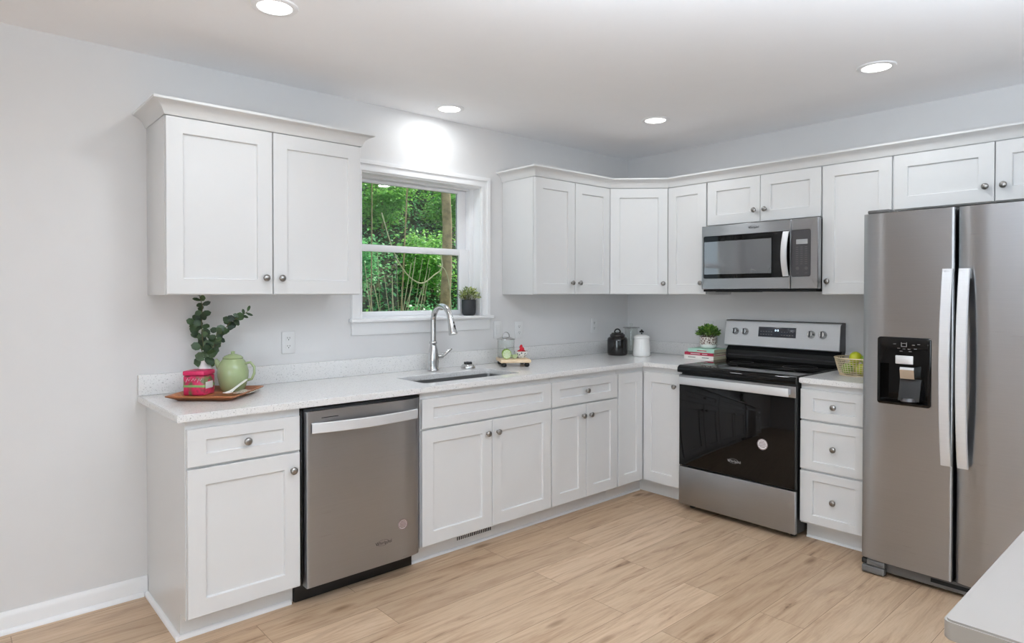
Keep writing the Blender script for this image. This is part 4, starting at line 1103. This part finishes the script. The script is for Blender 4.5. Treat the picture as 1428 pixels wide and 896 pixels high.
# ------------------------------------------------------------------ books and the plant on them
def book(y0, y1, x0, x1, z, th, cover, label, mark):
    t = thing('cookbook', label, 'book', ((x0 + x1) / 2, (y0 + y1) / 2, z))
    hx, hy = (x1 - x0) / 2, (y1 - y0) / 2; c = .0025
    b = MB(); b.box(-hx, hx, -hy, hy, 0, c, .0006); b.box(-hx, hx, -hy, hy, th - c, th, .0006); b.box(-hx - .001, -hx + .003, -hy, hy, .0004, th - .0004, .001)
    cv = b.build('cover', cover, t)
    MB().box(-hx + .0032, hx - .005, -hy + .004, hy - .004, c + .0002, th - c - .0002).build('pages', 'paper', t, 0)
    b = MB()
    for (a, e, f0, f1) in mark: b.box(-hx - .0016, -hx - .0010, hy - (y1 - y0) * e, hy - (y1 - y0) * a, th * f0, th * f1)
    b.build('spine_print', ('book_red' if cover == 'book_mint' else 'white_print') if cover != 'book_white' else 'gray_plastic', cv, 0)
book(-.926, -.690, -.232, -.052, CT1 + .0005, .030, 'book_white', 'ivory cookbook at the bottom of the stack beside the range', [(.15, .40, .45, .6), (.62, .85, .45, .6)])
book(-.924, -.694, -.230, -.056, CT1 + .0310, .020, 'book_red', 'thin crimson cookbook in the middle of the stack beside the range', [(.22, .55, .4, .62), (.62, .8, .4, .62)])
book(-.929, -.722, -.228, -.050, CT1 + .0515, .026, 'book_mint', 'mint green cookbook on top of the stack under the leafy plant', [(.35, .72, .4, .62)])
PZ = CT1 + .0780
pp = thing('potted_plant', 'bright green leafy plant in a patterned white pot on the book stack', 'potted plant', (-.138, -.828, PZ))
MB().lathe([(0, 0), (.040, 0), (.050, .004), (.058, .018), (.0585, .027)], seg=40).build('pot_base', 'white_ceramic', pp, 60)
MB().lathe([(.0585, .027), (.060, .035), (.0605, .078), (.0615, .082), (.057, .082), (.056, .070), (0, .068)], seg=40).build('pot', 'pot_pattern', pp, 60)
MB().lathe([(0, .074), (.040, .0735), (.0558, .0705)], seg=24).build('soil', 'soil', pp)
def bushy(parent, z0, r, hgt, n, L, W, mat, shape='oval', spread=1.0, seed=1):
    rr = random.Random(seed); b = MB(); st = MB()
    for i in range(n):
        a = rr.uniform(0, 2 * PI); e = math.acos(rr.uniform(.12, 1)); q = rr.uniform(.55, 1.0)
        d = Vector((math.sin(e) * math.cos(a) * spread, math.sin(e) * math.sin(a) * spread, math.cos(e)))
        p = Vector((d.x * r * q, d.y * r * q, z0 + d.z * hgt * q))
        dl = (d + Vector((rr.uniform(-.7, .7), rr.uniform(-.7, .7), rr.uniform(-.2, .6)))).normalized()
        b.leaf(p, dl, Vector((rr.uniform(-1, 1), rr.uniform(-1, 1), 1.2)), L * rr.uniform(.7, 1.15), W * rr.uniform(.8, 1.1), .12, shape)
        if i % 9 == 0: st.tube([(d.x * r * .2, d.y * r * .2, z0 - .02), p], .0012, 5)
    b.build('leaves', mat, parent, 60); st.build('stems', 'stem', parent)
bushy(pp, .082, .078, .075, 360, .028, .017, 'basil', seed=3)
wp = thing('potted_plant', 'small variegated herb in a matte black pot on the window sill', 'potted plant', (-1.632, .012, 1.236))
MB().lathe([(0, 0), (.030, 0), (.040, .005), (.045, .018), (.0465, .05), (.0465, .102), (.0445, .103), (.043, .100), (.043, .09), (0, .088)], seg=40).build('pot', 'pot_black', wp, 60)
MB().lathe([(0, .095), (.025, .0945), (.0428, .091)], seg=24).build('soil', 'soil', wp)
bushy(wp, .104, .072, .078, 330, .021, .009, 'thyme', 'lance', seed=5)

# ------------------------------------------------------------------ wire basket of limes
KX, KY, KZ = -.312, -1.893, CT1 + .0005
bk = thing('fruit_basket', 'gold wire basket of limes and lemons on the short countertop by the refrigerator', 'basket', (KX, KY, KZ))
b = MB()
def brad(z): return .090 + .030 * (z / .10) ** .8
for z in (.004, .016, .028, .040, .052, .064, .076, .088): b.ring(brad(z), .0014, (0, 0, z), 'z', 48, 5)
for i in range(44):
    a = 2 * PI * i / 44; b.tube([(brad(z) * math.cos(a), brad(z) * math.sin(a), z) for z in (.003, .03, .06, .098)], .0014, 5)
for x in range(-6, 7):
    c_ = math.sqrt(max(0, .09 ** 2 - (x * .0135) ** 2)); b.tube([(x * .0135, -c_, .003), (x * .0135, c_, .003)], .0010, 5)
b.build('wire_mesh', 'brass', bk, 60)
b = MB(); b.ring(brad(.10), .0036, (0, 0, .100), 'z', 56, 10); b.ring(brad(.0) + .001, .003, (0, 0, .003), 'z', 56, 10)
b.build('rim', 'brass', bk, 60)
fr = [('lemon', -.045, -.040, .040, 'lemon', 'yellow-green lemon low at the open-room edge of the wire basket'), ('lime', -.048, .040, .038, 'lime', 'green lime low in the wire basket beside the range side'),
      ('lime', .034, -.048, .038, 'lime', 'green lime low in the basket on the refrigerator side'), ('lemon', .036, .036, .040, 'lemon', 'yellow-green lemon low at the back of the wire basket'),
      ('lemon', -.006, .010, .100, 'lemon', 'yellow-green lemon heaped on top of the wire basket'), ('lime', -.030, -.058, .094, 'lime', 'green lime heaped on top beside the refrigerator edge')]
for nm, dx, dy, dz, mt, lb in fr:
    lime_obj(nm, (KX + dx, KY + dy, KZ + dz), .0335 if nm == 'lemon' else .031, lb, nm, mt, (R.uniform(1.2, 1.9), R.uniform(-.5, .5), R.uniform(0, 6)), (1.14, 1, 1))

# ------------------------------------------------------------------ the wood outside the sink window
def gz(x, y): return -.55 + max(0.0, y - 3.75) * 1.05 + .06 * math.sin(x * 1.7 + y) * math.cos(y * 1.3)
b = bmesh.new(); bmesh.ops.create_grid(b, x_segments=70, y_segments=50, size=.5)
for v in b.verts:
    x, y = v.co.x * 26 + 2, .3 + (v.co.y + .5) * 12
    v.co = Vector((x, y, gz(x, y)))
q = MB(); q._join(b); struct(q.build('ground_outside', 'soil_out', None, 180))
def leaf_mesh(n, rx, ry, rz, L, W, mat, seed, inner=.35):
    r_ = random.Random(seed); b = MB(); cl = []
    for i in range(46):
        d = Vector((r_.gauss(0, 1), r_.gauss(0, 1), r_.gauss(0, 1))).normalized() * r_.uniform(inner, .92)
        cl.append((Vector((d.x * rx, d.y * ry, d.z * rz)), r_.uniform(.12, .28)))
    k_ = 0
    while k_ < n:
        c, s_ = cl[k_ % len(cl)]
        p = c + Vector((r_.gauss(0, 1) * s_, r_.gauss(0, 1) * s_, r_.gauss(0, .7) * s_))
        if abs(p.x) > rx or abs(p.y) > ry or abs(p.z) > rz: p = c * .9 + Vector((r_.uniform(-.08, .08),) * 3)
        k_ += 1
        d = Vector((r_.uniform(-1, 1), r_.uniform(-1, 1), r_.uniform(-.7, .3)))
        nr = Vector((r_.uniform(-.6, .6), r_.uniform(-.6, .6), 1))
        k = r_.uniform(.7, 1.2); dn = d.normalized(); nr = (nr - dn * nr.dot(dn)).normalized(); sd = dn.cross(nr)
        vs_ = [b.bm.verts.new(p), b.bm.verts.new(p + dn * L * k * .5 + sd * W * k * .5), b.bm.verts.new(p + dn * L * k), b.bm.verts.new(p + dn * L * k * .5 - sd * W * k * .5)]
        b.bm.faces.new(vs_)
    return b.build('foliage', mat, None, 0)
protos = [leaf_mesh(4600, 1.0, .8, .9, .105, .066, 'forest', 11), leaf_mesh(4600, 1.0, .8, .9, .095, .060, 'forest2', 12), leaf_mesh(3800, 1.0, .8, .9, .09, .055, 'forest3', 13)]
used = [False] * 3
r_ = random.Random(21); b = MB()
for i in range(62000):          # low leafy growth covering the whole bank
    x = r_.uniform(-9.5, 8.5); y = 3.7 + 6.6 * r_.random() ** 1.1; p = Vector((x, y, gz(x, y) + abs(r_.gauss(0, .12))))
    dn = Vector((r_.uniform(-1, 1), r_.uniform(-1, .4), r_.uniform(-.5, .5))).normalized(); nr = Vector((r_.uniform(-.6, .6), r_.uniform(-1.2, 0), 1)); nr = (nr - dn * nr.dot(dn)).normalized(); sd = dn.cross(nr); k = r_.uniform(.05, .09)
    b.bm.faces.new([b.bm.verts.new(p), b.bm.verts.new(p + dn * k * .5 + sd * k * .32), b.bm.verts.new(p + dn * k), b.bm.verts.new(p + dn * k * .5 - sd * k * .32)])
o = b.build('undergrowth', 'forest2', bpy.data.objects['ground_outside'], 0); o['kind'] = 'stuff'
def tree_crown(k):
    if not used[k]: used[k] = True; return protos[k]
    c = protos[k].copy(); COL.objects.link(c); return c
KIND = ['yellow-green leafy shrub on the wooded bank outside the sink window', 'cool green leafy shrub on the wooded bank outside the sink window', 'olive green thin shrub on the wooded bank outside the sink window']
def shrub(x, y, s, k):
    g0 = gz(x, y)
    t = thing('shrub', KIND[k], 'shrub', (x, y, g0), 0, ('yellow-green shrubs on the bank', 'cool green shrubs on the bank', 'olive shrubs on the bank')[k])
    h = .98 * s
    f = tree_crown(k); f.parent = t; f.location = (0, 0, h); f.scale = (s * R.choice((-1, 1)), s * R.choice((-1, 1)), s)
    MB().tube([(0, 0, -.1), (.05 * s, .02, h * .5), (0, 0, h + .4 * s)], [.05 * s, .04 * s, .012], 8).build('trunk', 'bark', t)
KK = [[1, 0, 1, 0, 1, 1, 0], [0, 1, 0, 1, 2, 0, 1], [1, 1, 0, 0, 2, 0, 1], [0, 1, 0, 1, 2, 1, 0], [1, 0, 0, 1, 0, 1, 1], [0, 1, 1, 0, 1, 0, 0]]
for r_ in range(6):
    for c_ in range(-5, 8):
        sz = .60 + .02 * ((r_ + c_) % 3)
        shrub(-1.95 + 1.42 * c_ + (.45 if r_ % 2 else 0) + .32 * r_, 4.35 + 1.10 * r_, sz, KK[r_][c_ % 7])
def trunk(x, y, r, hgt, lean, label):
    t = thing('tree_trunk', label, 'tree', (x, y, gz(x, y) - .1))
    MB().tube([(lean * (i / 8) ** 1.3 + .3 * r * math.sin(i * 1.7), .2 * r * math.cos(i), hgt * i / 8) for i in range(9)], [r * (1 - .04 * i) for i in range(9)], 14).build('bark', 'bark', t)
trunk(.60, 3.42, .078, 4.6, .08, 'thick tawny tree trunk outside, behind the potted herb on the sill')
trunk(-.10, 3.42, .011, 4.6, .25, 'thin pale sapling trunk leaning outside the upper window sash')
trunk(-.45, 3.42, .008, 4.6, .05, 'very slim straight sapling outside near the wall-cabinet edge of the window')
def vine(pts, r, label, group=None):
    t = thing('bare_vine', label, 'vine', group=group)
    n = []
    P = [Vector(p) for p in pts]
    for i in range(len(P) - 1):
        for k in range(6):
            u = k / 6; p0 = P[max(i - 1, 0)]; p1 = P[i]; p2 = P[i + 1]; p3 = P[min(i + 2, len(P) - 1)]
            n.append(.5 * ((2 * p1) + (p2 - p0) * u + (2 * p0 - 5 * p1 + 4 * p2 - p3) * u * u + (3 * p1 - p0 - 3 * p2 + p3) * u ** 3))
    n.append(P[-1]); MB().tube(n, r, 6).build('stem', 'vine', t)
VY = 3.2
vine([(-.42, VY, 2.3), (-.26, VY, 1.86), (-.08, VY, 1.60), (.12, VY, 1.50), (.30, VY, 1.60), (.42, VY, 1.70), (.38, VY, 1.92)], .008, 'bare pale vine curving across the middle of the lower sash view')
VY = 3.26
vine([(.40, VY, 1.72), (.50, VY, 1.68), (.57, VY, 1.5), (.60, VY, 1.2), (.62, VY, .6), (.66, VY, -.52)], .007, 'bare pale vine hooping down outside near the potted herb')
for i in range(18):
    x0 = -.98 + i * .045; dx = (.32 if i % 2 else -.12) + R.uniform(-.12, .12); VY = 2.25 + .045 * i
    vine([(x0, VY, -.54), (x0 + dx * .3 + .05, VY, .6), (x0 + dx * .7, VY, 1.2), (x0 + dx, VY, 1.55 + R.uniform(-.15, .3))], R.uniform(.0025, .005), 'slender bare vine stalk in the tangle outside the lower sash', 'vine tangle outside')
